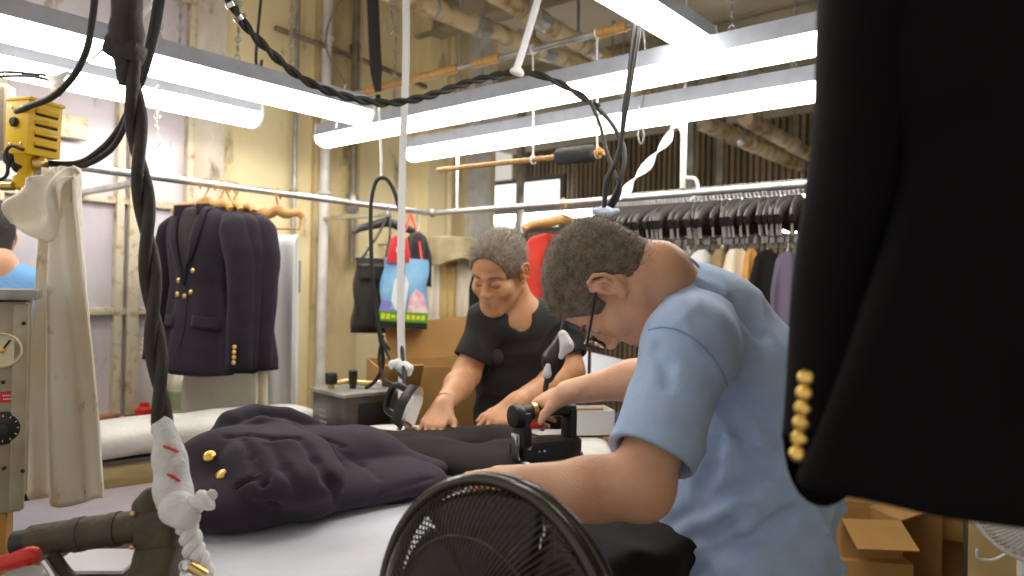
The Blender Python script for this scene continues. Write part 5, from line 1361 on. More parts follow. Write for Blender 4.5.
for i in range(12):
    a = 2 * math.pi * i / 12; b.box(g + nf * 0.0062 + Bc @ arr(0.025 * math.cos(a), 0, 0.025 * math.sin(a)), (0.005, 0.001, 0.0015), basis(x=Bc @ arr(math.cos(a), 0, math.sin(a)), y=Bc[:, 1]))
b.build('dial_marks', paper, dl, False)
g = onface(5, 397); b = MB(); b.box(g, (0.040, 0.002, 0.022), Bc); lb = b.build('red_label', redp, t, False)
b = MB()
for k, (w_, x_) in enumerate(((0.022, 0.003), (0.018, 0.002))):
    for i in range(int(w_ / 0.003)): b.box(g + nf * 0.0013 + Bc @ arr(x_ - w_ / 2 + i * 0.003 + 0.005, 0, 0.003 - k * 0.007), (0.0019, 0.0006, 0.003), Bc)
b.build('lettering', paper, lb, False)
for px, py in ((24, 323), (23, 470), (3, 382), (4, 468)):
    g = onface(px, py); b = MB(); b.lathe([(0.004, 0), (0.004, 0.003), (0.0, 0.005)], g + nf * 0.008 * (px > 15), nf, 10); b.build('screw', iron_black, t)
# stand for it
b = MB(); b.box(cp_(-0.21, 0.10, zb_ - 0.10), (0.36, 0.20, 0.20), Bc, 0.004); t = thing('wooden_stand', 'orange wooden stand under the steel control box', 'stand', (co[0], co[1], 0))
owood = mat('orange_wood', (0.52, 0.24, 0.04), 0.55, var=0.25, vscale=5, stretch=(1, 1, 0.2)); b.build('block', owood, t)
for x, y in ((-0.37, 0.02), (-0.05, 0.02), (-0.37, 0.18), (-0.05, 0.18)): b = MB(); b.box(cp_(x, y, (zb_ - 0.2) / 2), (0.04, 0.04, zb_ - 0.2), Bc); b.build('leg', owood, t)

# ---- long stained white cloth
stained = grime_mat('stained_white_cloth', (0.92, 0.89, 0.83), (0.80, 0.62, 0.34), (0.34, 0.28, 0.22), 3.0, 26.0, 0.9, 0.1)
def cloth(a, c):
    L = [W(42, 167, 1.72), W(38, 225, 1.73), W(36, 300, 1.74), W(28, 400, 1.74), W(26, 500, 1.74)]
    R = [W(76, 166, 1.72), W(84, 240, 1.72), W(90, 330, 1.72), W(97, 420, 1.71), W(103, 503, 1.70)]
    x = c * 4; i = min(3, int(x)); f = x - i
    l = L[i] * (1 - f) + L[i+1] * f; r = R[i] * (1 - f) + R[i+1] * f
    p = l * (1 - a) + r * a
    dep = 0.022 * math.sin(a * 9.5 + c * 0.8) * (1.0 - 0.35 * c) + 0.012 * math.sin(a * 17 - c * 3) + 0.012 * math.sin(c * 7 + a * 3) * (1 - c)
    return p + cv(0, 0.012 * math.sin(a * 8) * (c > 0.97), dep)
t = thing('white_cloth', 'long stained white cloth hanging between the control box and the painted window', 'cloth', tuple(W(60, 500, 1.72)))
b = MB(); b.sheet(cloth, 60, 60, 0.003); b.build('cloth_sheet', stained, t, True, 0)
def flapc(a, c):
    top = [W(76, 168, 1.70), W(48, 172, 1.69), W(14, 188, 1.70)]; bot = [W(66, 182, 1.69), W(48, 240, 1.69), W(6, 224, 1.71)]
    L2 = lambda q, t_: q[0] + (q[1] - q[0]) * t_ * 2 if t_ < .5 else q[1] + (q[2] - q[1]) * (t_ * 2 - 1)
    return L2(top, a) * (1 - c) + L2(bot, a) * c + cv(0, 0.006 * math.sin(a * 9), 0.016 * math.sin(a * 8 + c * 5) + 0.012 * math.sin(c * 6 - a * 11))
b = MB(); b.sheet(flapc, 30, 22, 0.003); b.build('turned_over_top', stained, t, True, 0)
b = MB(); b.tube(smooth_path([cloth(1, c) for c in np.linspace(0.05, 1, 12)], 3), 0.0045, 6); b.build('rolled_hem', stained, t)

# ---- yellow louvred box on its pipe, grey junction box
yellow = mat('yellow_enamel', (0.76, 0.47, 0.003), 0.42, col2=(0.56, 0.32, 0.005), vscale=5, vlo=0.2, vhi=0.5)
yb = W(34, 128, 1.86); By = basis(x=nrm(cv(0.80, 0.05, -0.10 + 0.7)), z=RZ + cv(0.05, 0, 0))
Byx = nrm(cv(0.35, 0.0, 0.94)); By = basis(x=Byx, z=nrm(RZ + CR * 0.03))
yp = lambda x, y, z: yb + By @ arr(x, y, z)
t = thing('louvred_box', 'yellow metal box with four louvres hanging above the stained white cloth', 'switch box', tuple(yb))
b = MB(); b.box(yp(0.025, 0.035, 0), (0.092, 0.085, 0.140), By, 0.004); b.build('housing', yellow, t)
b = MB(); b.box(yp(0.026, 0.033, 0.072), (0.098, 0.092, 0.010), By, 0.003); b.build('lid', yellow, t)
slot = mat('louvre_shadow_gap', (0.03, 0.02, 0.008), 0.8)
for i in range(4):
    z = 0.040 - i * 0.028
    b = MB(); b.loft([[yp(0.027 + s * 0.031, -0.0075 - o_, z + zz_) for o_, zz_ in ((0.0, 0.010), (0.006, 0.002), (0.005, -0.001), (0.0, -0.001))] for s in (-1, 1)]); lv = b.build('louvre', yellow, t, False)
    b = MB(); b.box(yp(0.027, -0.0085, z - 0.0045), (0.060, 0.003, 0.0055), By); b.build('slot', slot, lv, False)
for y, z in ((0.015, -0.045), (0.055, -0.045), (0.015, 0.05), (0.055, 0.05)):
    b = MB(); b.lathe([(0.004, 0), (0.004, 0.003), (0, 0.004)], yp(-0.021, y, z), -By[:, 0], 10); b.build('screw', chrome, t)
b = MB(); b.lathe([(0.012, 0), (0.014, 0.006), (0.010, 0.010)], yp(-0.021, 0.04, 0.012), -By[:, 0], 14); b.build('cable_gland', iron_black, t)
b = MB(); b.lathe([(0.030, 0.0), (0.026, -0.02), (0.018, -0.03), (0.018, -0.05), (0.026, -0.055), (0.026, -0.085), (0.016, -0.09)], yp(0.012, 0.04, -0.070), By[:, 2], 18); b.build('valve_neck', yellow, t)
vb = yp(0.012, 0.04, -0.142)
t = thing('valve_pipe', 'horizontal pipe with black and brass fittings carrying the yellow box', 'pipe', tuple(vb))
b = MB(); b.tube([W(-40, 172, 1.90), vb, W(44, 164, 1.93)], 0.013, 10); b.build('pipe', steel, t)
for px, py, r in ((12, 158, 0.024), (20, 166, 0.018), (40, 164, 0.02)):
    q = W(px, py, 1.88); b = MB(); b.lathe([(r * 0.7, -0.016), (r, -0.01), (r, 0.01), (r * 0.7, 0.016)], q, nrm(cv(1, 0.1, 0.2)), 14); b.build('fitting', iron_black if px < 25 else brass, t)
b = MB(); b.tube([W(-40, 186, 1.86), W(14, 186, 1.86)], 0.009, 8); b.lathe([(0.012, 0), (0.012, 0.03)], W(2, 186, 1.86), CR, 10); b.build('side_pipe', brass, t)
b = MB(); b.tube([W(-30, 172, 1.90), RM(W(-30, 172, 1.9) @ RU, LWV - 0.02, W(-30, 172, 1.9)[2])], 0.012, 8); b.build('wall_arm', steel, t)
q = W(-6, 120, 2.05); t = thing('junction_box', 'grey steel junction box left of the yellow box', 'box', tuple(q)); Bj = basis(x=nrm(cv(1, 0, 0.25)), z=RZ)
b = MB(); b.box(q, (0.085, 0.06, 0.20), Bj, 0.004); b.build('housing', panel_steel, t); b = MB(); b.box(q - Bj[:, 1] * 0.032, (0.07, 0.006, 0.18), Bj, 0.003); b.build('cover', mat('brown_cover', (0.20, 0.15, 0.11), 0.5), t)
b = MB(); b.box(q + Bj[:, 1] * 0.22, (0.03, 0.4, 0.03), Bj); b.build('wall_arm', steel, t)

# ---- sill shelf with bottles under the painted window
t = thing('shelf', 'narrow shelf along the painted wall holding bottles', 'shelf', tuple(RM(1.2, LWV - 0.15, 0.86)))
b = MB(); b.box(RM(1.12, LWV - 0.17, 0.85), (1.15, 0.24, 0.03), RB, 0.004); b.build('board', frame_paint, t)
for u in (0.7, 1.55): b = MB(); b.box(RM(u, LWV - 0.12, 0.80), (0.03, 0.18, 0.08), RB, 0.003); b.build('bracket', steel, t)
def shelf_at(px):
    v = CF + (px - 512) / FPX * CR; k = (px - 512) / FPX; vv_ = LWV - 0.15; u = vv_ * (0.643 * k + 0.766) / (0.643 - 0.766 * k); return RM(u, vv_, 0.866)
def bottle(px, h, r, m, mcap, label, mlab=None, name='bottle'):
    p = shelf_at(px); t = thing(name, label, 'bottle', tuple(p))
    b = MB(); b.lathe([(r * 0.9, 0), (r, 0.006), (r, h * 0.62), (r * 0.75, h * 0.78), (r * 0.38, h * 0.84), (r * 0.38, h * 0.88)], p, (0, 0, 1), 22); b.build('bottle_body', m, t)
    b = MB(); b.lathe([(r * 0.46, h * 0.87), (r * 0.46, h * 0.99), (r * 0.3, h)], p, (0, 0, 1), 16); b.build('cap', mcap, t)
    if mlab: b = MB(); b.lathe([(r * 1.01, h * 0.15), (r * 1.02, h * 0.16), (r * 1.02, h * 0.50), (r * 1.01, h * 0.51)], p, (0, 0, 1), 22, 0, False); b.build('label', mlab, t)
bottle(181, 0.21, 0.043, mat('cream_plastic', (0.78, 0.74, 0.60), 0.35), redp, 'cream bottle with a red cap and green label on the shelf', mat('green_label', (0.38, 0.48, 0.26), 0.5))
bottle(163, 0.19, 0.026, mat('amber_plastic', (0.55, 0.38, 0.08), 0.35), redp, 'slim amber bottle half behind the hanging black hose')
p = shelf_at(147); t = thing('jar', 'small red jar on the shelf left of the bottles', 'jar', tuple(p)); b = MB(); b.lathe([(0.03, 0), (0.034, 0.01), (0.034, 0.045), (0.024, 0.055)], p, (0, 0, 1), 18); b.build('jar_body', redp, t); b = MB(); b.lathe([(0.018, 0.054), (0.018, 0.07), (0.012, 0.072)], p, (0, 0, 1), 14); b.build('lid', redp, t)
p = shelf_at(108); b = MB(); b.box(p + RZ * 0.02, (0.09, 0.05, 0.04), basis(x=nrm(RU + RV * 0.3), z=RZ), 0.004); tag(b.build('wood_block', mat('block_wood', (0.45, 0.22, 0.09), 0.6, var=0.3), None), 'brown wooden block on the shelf right of the white cloth', 'block')

# ================================================================ hoses, cables, cords
rubber = mat('black_rubber', (0.022, 0.020, 0.018), 0.55, var=0.2, vscale=30)
twine = mat('white_cord', (0.80, 0.80, 0.78), 0.85, bump=0.3, bscale=200)
webbing = mat('white_webbing', (0.88, 0.88, 0.90), 0.7, bump=0.3, bscale=150)
wrapb = mat('dark_hose_wrap', (0.045, 0.036, 0.028), 0.62, var=0.4, vscale=18, bump=0.4, bscale=60)
def PX(pts, d): return [W(p[0], p[1], p[2] if len(p) > 2 else d) for p in pts]
def twisted(path, r, turns, k=2, n=8):
    P = smooth_path(path, 14); b = MB(); N = len(P); L = [0]
    for i in range(1, N): L.append(L[-1] + np.linalg.norm(P[i] - P[i-1]))
    T = [nrm(P[min(i+1, N-1)] - P[max(i-1, 0)]) for i in range(N)]
    a = nrm(np.cross(T[0], arr(0.3, 0.9, 0.2))); strands = [[] for _ in range(k)]
    for i in range(N):
        a = nrm(a - T[i] * (a @ T[i])); c = np.cross(T[i], a); ph = 2 * math.pi * turns * L[i] / L[-1]
        for s in range(k):
            q = ph + 2 * math.pi * s / k; strands[s].append(P[i] + r * 0.9 * (math.cos(q) * a + math.sin(q) * c))
    return strands
# thick twisted steam hose on the left
d = 1.10
t = thing('steam_hose', 'thick black twisted steam hose hanging at the left, bound with white cloth at its end', 'hose', tuple(W(165, 430, d)))
b = MB(); b.lathe([(0.020, 0.16), (0.022, 0.10), (0.022, 0.05), (0.026, 0.03), (0.024, 0.012), (0.016, -0.02), (0.010, -0.05)], W(126, 52, d), nrm(W(128, -40, d) - W(126, 52, d)), 20); b.build('end_sleeve', wrapb, t)
b = MB(); b.tube([W(127, 20, d), W(129, -120, d)], 0.017, 12); b.build('upper_hose', wrapb, t)
b = MB(); b.box(W(125, 50, d), (0.052, 0.04, 0.035), basis(x=nrm(cv(1, -0.35, 0)), y=CF), 0.01); b.build('clamp', wrapb, t)
st = twisted(PX([(131, 62), (135, 100), (138, 150), (145, 210), (150, 270), (155, 340), (160, 390), (163, 432)], d), 0.0078, 2.4)
for s in st: b = MB(); b.tube(s, 0.0090, 10); b.build('strand', wrapb, t)
S = SDF(); S.chain(PX([(163, 425), (170, 460), (173, 490), (176, 512)], d), [0.016, 0.021, 0.024, 0.026], 0.02)
S.disp = folds([(nrm(arr(0.3, 0.1, 1)), 160, 0)], 0.0016); S.build('white_wrap', whitecloth, t, 0.003)
for (a_, c_) in (((161, 446), (178, 452)), ((162, 472), (182, 483))):
    b = MB(); b.tube(smooth_path(PX([(a_[0], a_[1], 1.09), ((a_[0] + c_[0]) / 2, (a_[1] + c_[1]) / 2 - 1, 1.073), (c_[0], c_[1], 1.09)], d)), 0.0022, 6); b.build('red_thread', redp, t)
for i, s in enumerate(twisted(PX([(178, 508), (192, 506), (202, 500), (212, 500)], 1.08), 0.008, 2.0) + twisted(PX([(178, 508), (185, 522), (190, 535), (193, 548), (200, 562), (204, 575)], 1.08), 0.0095, 3.0)):
    b = MB(); b.tube(s, 0.0085, 8); b.build('cord_knot', twine, t)
S = SDF(); S.ell(W(177, 508, 1.08), 0.026); S.ell(W(186, 517, 1.07), 0.020, None, 0.01); S.disp = folds([(nrm(arr(0.7, 0.3, 0.6)), 150, 0)], 0.003); S.build('wrap_knot', whitecloth, t, 0.003)
# its iron lying at lower left
d = 1.10
ta = thing('steam_iron', 'taped dark olive steam iron with a red grip at the lower left, nearest the camera', 'iron', tuple(W(120, 575, d)))
hb, he = W(32, 541, d), W(152, 524, d); hx = nrm(he - hb)
b = MB(); b.tube([hb - hx * 0.025, hb], 0.019, 16); b.build('end_plug', iron_black, ta)
b = MB(); b.tube([hb, hb + (he - hb) * 0.40, hb + (he - hb) * 0.42, hb + (he - hb) * 0.8, he], [0.0235, 0.0245, 0.0250, 0.0240, 0.025], 20); b.build('handle', olive, ta)
for f in (0.36, 0.66): b = MB(); c_ = hb + (he - hb) * f; b.tube([c_, c_ + hx * 0.014], 0.0262, 20); b.build('tape_turn', olive, ta)
Bt_ = basis(x=hx, y=CF)
b = MB(); b.box(W(160, 526, d), (0.058, 0.062, 0.062), Bt_, 0.012, 3); b.build('valve_block', olive, ta)
b = MB(); b.lathe([(0.028, 0), (0.026, 0.015), (0.012, 0.028), (0.004, 0.034)], W(151, 510, d), nrm(cv(-0.1, 1, 0)), 8); b.build('valve_cap', olive, ta)
b = MB(); b.box(W(158, 560, d), (0.060, 0.06, 0.085), basis(x=nrm(cv(1, -0.25, 0)), y=CF), 0.014, 3); b.build('front_post', olive, ta)
b = MB(); b.tube(smooth_path(PX([(-20, 566), (10, 562), (30, 556), (38, 556)], 1.04)), [0.008, 0.012, 0.014, 0.010], 14); b.build('red_grip', redp, ta)
b = MB(); b.tube(smooth_path(PX([(44, 560), (52, 572), (62, 590)], 1.06)), 0.006, 10); b.build('chrome_lever', chrome, ta)
b = MB(); b.tube(smooth_path(PX([(50, 555), (62, 572), (78, 590)], 1.08)), 0.012, 10); b.build('lower_arm', olive, ta)
b = MB(); b.tube(smooth_path(PX([(190, 566), (200, 572), (206, 576)], 1.06)), 0.008, 10); b.build('brass_nut', brass, ta)
b = MB(); b.ring(W(186, 566, 1.06), CF, 0.009, 0.0025, 20, 6); b.build('chrome_ring', chrome, ta)
b = MB(); b.box(W(150, 604, 1.10), (0.26, 0.11, 0.035), basis(x=nrm(cv(1, 0.05, 0)), z=RZ), 0.01); b.build('iron_body', iron_black, ta)
for px in (132, 133): b = MB(); b.ell(W(px, 547 if px == 132 else 514, 1.07), (0.005, 0.004, 0.004)); b.build('brass_screw', brass, ta)
# a stand for it with a sheet of paper
q = WZ(95, 575, 0.955); t = thing('iron_stand', 'steel side stand under the taped iron at the lower left', 'stand', (q[0], q[1], 0))
b = MB(); b.box((W(110, 600, 1.08)[0], 1.10, 0.935), (0.46, 0.24, 0.012), None, 0.003); b.build('tray', steel, t); cx_ = W(110, 600, 1.08)[0]
for x, y in ((-0.2, -0.1), (0.2, -0.1), (-0.2, 0.1), (0.2, 0.1)): b = MB(); b.tube([arr(cx_ + x, 1.10 + y, 0), arr(cx_ + x, 1.10 + y, 0.93)], 0.010, 8); b.build('leg', steel, t)
b = MB(); b.box(WZ(98, 561, 0.951), (0.125, 0.10, 0.006), basis(x=nrm(arr(1, 0.06, 0)), z=RZ), 0.001); b.build('paper_sheet', paper, None); 
tag(bpy.data.objects['paper_sheet'], 'white card lying under the taped handle at the lower left', 'card')

def cable(name, pts, d, r, m, label, cat='cable', n=8, flat=1.0, sm=8):
    b = MB(); b.tube(smooth_path(PX(pts, d), sm), r, n, True, 0, flat); return tag(b.build(name, m, None, True, 0), label, cat)
cable('hose', [(97, -20, 1.8), (92, 22, 1.8), (86, 52, 1.8), (72, 78, 1.8), (52, 97, 1.8), (30, 106, 1.83), (17, 112, 1.86)], 1.8, 0.0085, rubber, 'black hose dropping from the ceiling into the side of the yellow box', 'hose')
for off, sd, lab in ((0, 0, 'outer black hose looping from above down to the yellow box'), (5, 3, 'inner black hose looping from above down to the yellow box')):
    cable('hose', [(164 - off, -15, 1.75), (157 - off, 28, 1.75), (146 - off * 0.6, 70, 1.75), (134, 98 + sd, 1.77), (118, 130 + off * 2, 1.8), (100, 150 + off * 1.5, 1.84), (78, 163 + sd, 1.9), (46, 163, 1.93)], 1.8, 0.0078, rubber, lab, 'hose')
for k, lab in ((0, 'upper thin black cable entering at the left edge towards the white tie'), (4, 'lower thin black cable entering at the left edge towards the white tie')):
    cable('cable', [(-30, 73 + k), (10, 72 + k), (32, 74 + k * 0.6), (48, 76 + k), (58, 86), (60, 96)], 1.95, 0.0042, rubber, lab)
cable('cable', [(-20, 185), (4, 178), (8, 165), (6, 152), (12, 146), (24, 150)], 1.84, 0.0045, rubber, 'short black cable curling under the yellow box')
S = SDF(); S.chain(PX([(50, 76), (60, 86), (54, 90)], 1.93), [0.010, 0.014, 0.008], 0.01); S.chain(PX([(56, 80), (68, 72)], 1.93), [0.012, 0.005], 0.01)
t = thing('white_tie', 'white webbing tie holding the thin black cables above the yellow box', 'tie', tuple(W(56, 82, 1.93)))
S.build('knot', webbing, t, 0.003)
b = MB(); b.tube(smooth_path(PX([(58, 80), (85, 64), (112, 42), (136, 22), (160, -6)], 1.93)), [0.004, 0.004, 0.006, 0.010, 0.012], 8, True, 0, 0.35); b.build('strap', webbing, t)

# ---- twisted power cable across the middle
cab = PX([(222, -14, 1.75), (240, 18, 1.78), (262, 44, 1.82), (300, 77, 1.9), (340, 95, 1.97), (385, 103, 2.05), (425, 97, 2.1), (470, 82, 2.15), (517, 71, 2.2)], 2)
t = thing('power_cable', 'black twisted cable swagging across the top, then looping behind the head of the man', 'cable', tuple(W(380, 103, 2.05)))
for s in twisted(cab, 0.0065, 9): b = MB(); b.tube(s, 0.0068, 8); b.build('strand', rubber, t)
for s in twisted(PX([(517, 71, 2.2), (545, 77, 2.18), (575, 92, 2.15), (598, 108, 2.1)], 2), 0.006, 2): b = MB(); b.tube(s, 0.0062, 8); b.build('strand', rubber, t)
b = MB(); b.tube(smooth_path(PX([(598, 108, 2.1), (612, 124, 2.08), (623, 145, 2.05), (624, 165, 2.02), (617, 190, 2.0), (608, 207, 2.0)], 2)), 0.0068, 8); b.build('strand', rubber, t)
b = MB(); b.tube(smooth_path(PX([(590, 100, 2.11), (600, 125, 2.08), (606, 150, 2.05), (614, 172, 2.02), (620, 190, 2.0), (612, 208, 2.0)], 2)), 0.0058, 8); b.build('strand', rubber, t)
b = MB(); b.tube(smooth_path(PX([(608, 205, 2.0), (596, 240, 2.02), (572, 300, 2.0), (558, 345, 1.98), (546, 385, 1.95), (548, 405, 1.93), (552, 420, 1.90)], 2)), 0.0075, 8); b.build('lower_run', rubber, t)
S = SDF(); S.chain(PX([(563, 338, 1.975), (553, 360, 1.975), (549, 378, 1.965)], 2), [0.020, 0.028, 0.014], 0.02); S.build('taped_joint', iron_black, t, 0.004)
S = SDF(); S.chain(PX([(563, 336, 1.955), (566, 345, 1.95), (562, 356, 1.95)], 2), [0.014, 0.018, 0.010], 0.01); S.disp = folds([(nrm(arr(1, 0.3, 0.6)), 130, 0)], 0.003); S.build('white_tape', whitecloth, t, 0.003)
S = SDF(); S.chain(PX([(548, 366, 1.94), (547, 374, 1.94)], 2), [0.008, 0.013], 0.01); S.build('white_tape', whitecloth, t, 0.003)
for f, z in ((0.065, 1.0), (0.12, 1.0)):
    pth = smooth_path(cab, 14); i = int(f * len(pth)); b = MB(); b.tube([pth[i], pth[i + 2]], 0.017, 10); b.build('binding_wire', chrome, t)
# second cable dropping from the ceiling beside it
t = thing('power_cable', 'pair of black cables dropping from above beside the foam roll', 'cable', tuple(W(612, 180, 2.0)))
for o_ in (0, 5):
    b = MB(); b.tube(smooth_path(PX([(645 - o_, -20), (639 - o_, 30), (632 - o_ * .6, 75), (626 - o_ * .4, 110), (619, 150 + o_), (608 - o_ * 0.3, 180), (604, 208)], 1.96)), 0.0062, 8); b.build('strand', rubber, t)
S = SDF(); S.chain(PX([(596, 211), (606, 213), (616, 211)], 1.97), [0.012, 0.016, 0.010], 0.01); S.disp = folds([(nrm(arr(1, .2, .4)), 140, 0)], 0.003); S.build('pale_tape', mat('pale_blue_tape', (0.62, 0.72, 0.88), 0.7), t, 0.003)

# ---- suspended rod with wooden sleeves, strings, lower stick with foam
rod0, rod1 = W(350, 95, 3.17), W(660, 18, 2.24); rd = nrm(rod1 - rod0); rl = np.linalg.norm(rod1 - rod0)
t = thing('hanging_rod', 'steel rod with wooden sleeves hanging across the middle under the ceiling', 'rod', tuple(rod0))
b = MB(); b.tube([rod0, rod1], 0.0105, 12); b.build('rod', steel, t)
def rodx(px):                       # point of the rod above a pixel column
    lo, hi = 0.0, 1.0
    for _ in range(40):
        m_ = (lo + hi) / 2; q = rod0 + (rod1 - rod0) * m_ - CO; x = 512 + FPX * (q @ CR) / (q @ CF)
        lo, hi = (m_, hi) if x < px else (lo, m_)
    return rod0 + (rod1 - rod0) * lo
for a_, c_ in ((366, 383), (385, 458), (474, 500), (595, 626)): b = MB(); b.tube([rodx(a_), rodx(c_)], 0.0165, 12); b.build('wooden_sleeve', wood, t)
for f in (0.05, 0.97): q = rod0 + rd * rl * f; b = MB(); b.tube([q, arr(q[0], q[1], 3.06)], 0.003, 6); b.build('hanging_wire', steel, t)
s0, s1 = rodx(438) * 1.0, rodx(606) * 1.0
def below(px, py):                  # straight under the rod at that column
    q = rodx(px); v = CF + (px - 512) / FPX * CR + (288 - py) / FPX * CQ; return CO + v * ((q - CO) @ CF)
st0, st1 = below(438, 170), below(604, 152); sx = nrm(st1 - st0)
ts = thing('wooden_stick', 'thin wooden stick with a grey foam roll at its end hanging on two strings', 'stick', tuple(st0))
b = MB(); b.tube([st0, st1], 0.0095, 12); b.build('stick', wood, ts)
b = MB(); fa, fb = st0 + (st1 - st0) * 0.755, st0 + (st1 - st0) * 0.95; b.tube([fa, fa + sx * 0.008, fb - sx * 0.008, fb], [0.024, 0.029, 0.029, 0.024], 20); b.build('foam_roll', mat('grey_foam', (0.055, 0.055, 0.052), 0.95, bump=0.5, bscale=200), ts)
b = MB(); b.ring(st1 - sx * 0.02, sx, 0.016, 0.004, 20, 6); b.build('end_ring', wood, ts)
for px, py in ((533, 160), (597, 154)):
    a_ = rodx(px) + RZ * 0.012; c_ = below(px, py); b = MB(); b.tube([a_, c_], 0.0035, 6); b.ring(c_, sx, 0.013, 0.004, 16, 6); b.ring(a_ - RZ * 0.012, rd, 0.014, 0.004, 16, 6)
    tag(b.build('string', twine, None), 'white string holding the foam end of the wooden stick' if px > 560 else 'white string holding the middle of the wooden stick', 'string')
# white zip tie carrying the cable, other white straps
t = thing('white_tie', 'white strap from the ceiling tied round the black twisted cable at top centre', 'tie', tuple(W(517, 71, 2.2)))
b = MB(); b.tube(smooth_path(PX([(542, -15, 2.2), (532, 20, 2.2), (523, 50, 2.2), (517, 68, 2.19)], 2.2)), 0.011, 8, True, 0, 0.25, CF); b.build('strap', webbing, t)
S = SDF(); S.ell(W(516, 71, 2.18), (0.020, 0.016, 0.013)); S.ell(W(521, 74, 2.18), 0.010, None, 0.01); S.build('knot', webbing, t, 0.003)
t = thing('hanging_strap', 'long white webbing strap hanging straight down through the middle to the standing iron', 'strap', tuple(W(402, 400, 2.34)))
b = MB(); b.tube(smooth_path(PX([(406, -20, 2.42), (406, 60, 2.42), (403, 150, 2.40), (401, 250, 2.38), (401, 330, 2.36), (402, 366, 2.34), (402, 398, 2.3)], 2.4)), 0.0125, 8, True, 0, 0.18, CF); b.build('webbing', webbing, t)
S = SDF(); S.ell(W(403, 366, 2.33), (0.024, 0.018, 0.016)); S.chain(PX([(398, 362, 2.33), (392, 364, 2.32), (391, 368, 2.32)], 2.3), [0.012, 0.010, 0.006], 0.01); S.chain(PX([(405, 365, 2.32), (410, 368, 2.31), (409, 374, 2.31)], 2.3), [0.012, 0.010, 0.008], 0.01); S.build('knot', webbing, t, 0.0035)
t = thing('hanging_strap', 'black strap hanging from above the left lights down to the wooden rod', 'strap', tuple(W(378, 95, 2.9)))
b = MB(); b.tube(smooth_path(PX([(372, -20), (374, 30), (376, 70), (378, 92)], 2.85)), [0.024, 0.024, 0.024, 0.012], 8, True, 0, 0.25, CF); b.build('webbing', rubber, t)
b = MB(); b.lathe([(0.010, 0.02), (0.012, 0.0), (0.006, -0.03)], W(378, 100, 2.85), (0, 0, 1), 12); b.build('tip', iron_black, t)
cable('string', [(379, 104, 2.82), (380, 130, 2.6), (381, 155, 2.5), (381, 179, 2.45)], 2.6, 0.0045, twine, 'white string from the black strap down to the hanging cable loop', 'string')
t = thing('looped_cable', 'black cable hanging in a long loop beside the white webbing strap', 'cable', tuple(W(385, 390, 2.45)))
b = MB(); b.tube(smooth_path(PX([(366, 388, 2.50), (376, 380, 2.48), (383, 362, 2.46), (379, 330, 2.45), (373, 285, 2.45), (371, 240, 2.45), (371, 205, 2.45), (375, 184, 2.45), (381, 178, 2.45), (389, 182, 2.44), (397, 200, 2.43), (402, 235, 2.42), (403, 275, 2.41), (401, 310, 2.40), (402, 345, 2.36), (404, 372, 2.30), (405, 398, 2.24), (408, 410, 2.22)], 2.45)), 0.0068, 8); b.build('outer_run', rubber, t)
b = MB(); b.tube(smooth_path(PX([(390, 350, 2.44), (383, 340, 2.44), (378, 320, 2.44), (376, 290, 2.44), (380, 330, 2.43), (390, 360, 2.40), (402, 378, 2.30)], 2.45)), 0.005, 8); b.build('inner_run', rubber, t)
b = MB(); b.tube(smooth_path(PX([(383, 335, 2.43), (379, 358, 2.43), (384, 378, 2.40), (394, 384, 2.36)], 2.45)), 0.005, 8); b.build('tail', rubber, t)
t = thing('white_ribbon', 'twisted white ribbon running down from the lower right light', 'ribbon', tuple(W(650, 160, 2.6)))
P_ = smooth_path(PX([(678, 118, 2.62), (672, 132, 2.6), (660, 150, 2.5), (645, 168, 2.4), (630, 186, 2.3), (620, 200, 2.2)], 2.5), 10); rb = []
for i, p in enumerate(P_):
    an = i * 0.22; T_ = nrm(P_[min(i + 1, len(P_) - 1)] - P_[max(i - 1, 0)]); Bq = basis(y=CF, z=T_); wv_ = Bq @ arr(math.cos(an), math.sin(an) * 0.6, 0) * (0.016 if 4 < i < len(P_) - 4 else 0.006); nv = Bq @ arr(-math.sin(an), math.cos(an), 0) * 0.0015
    rb.append([p + wv_ + nv, p - wv_ + nv, p - wv_ - nv, p + wv_ - nv])
b = MB(); b.loft(rb); b.build('ribbon', webbing, t, True, 60)
S = SDF(); S.chain(PX([(672, 128, 2.58), (682, 124, 2.58), (684, 140, 2.58)], 2.6), [0.008, 0.014, 0.006], 0.01); S.build('knot', webbing, t, 0.003)
cable('string', [(643, 28, 2.3), (645, 50, 2.3), (643, 64, 2.3)], 2.3, 0.006, webbing, 'short white strip hanging beside the black cable pair under the short light', 'string', flat=0.4)
# wire loops and chains under the lights
def chain(px0, py0, px1, py1, d, label, hook=True):
    a_, c_ = W(px0, py0, d), W(px1, py1, d); n = max(3, int(np.linalg.norm(c_ - a_) / 0.034)); t = thing('chain', label, 'chain', tuple(c_)); b = MB()
    for i in range(n):
        c = a_ + (c_ - a_) * (i + 0.5) / n; ax_ = CF if i % 2 else CR; b.ring(c, ax_, 0.011, 0.0025, 14, 5)
        b.tube([c - RZ * 0.018, c + RZ * 0.018], 0.0022, 5)
    b.build('links', steel, t)
    if hook: b = MB(); b.tube(smooth_path([c_, c_ - RZ * 0.03 + CR * 0.012, c_ - RZ * 0.055, c_ - RZ * 0.045 - CR * 0.016, c_ - RZ * 0.02 - CR * 0.018]), 0.0035, 6); b.build('hook', steel, t)
chain(158, 82, 157, 132, 2.5, 'chain with a hook dangling below the left pair of lights')
chain(240, -10, 237, 62, 2.9, 'chain with a hook in front of the cream wall right of the grimy post')
chain(392, -10, 391, 20, 2.9, 'chain dangling from the lagged steam pipe at top centre')
chain(161, -10, 160, 42, 2.6, 'chain above the left pair of lights beside the thick hose')
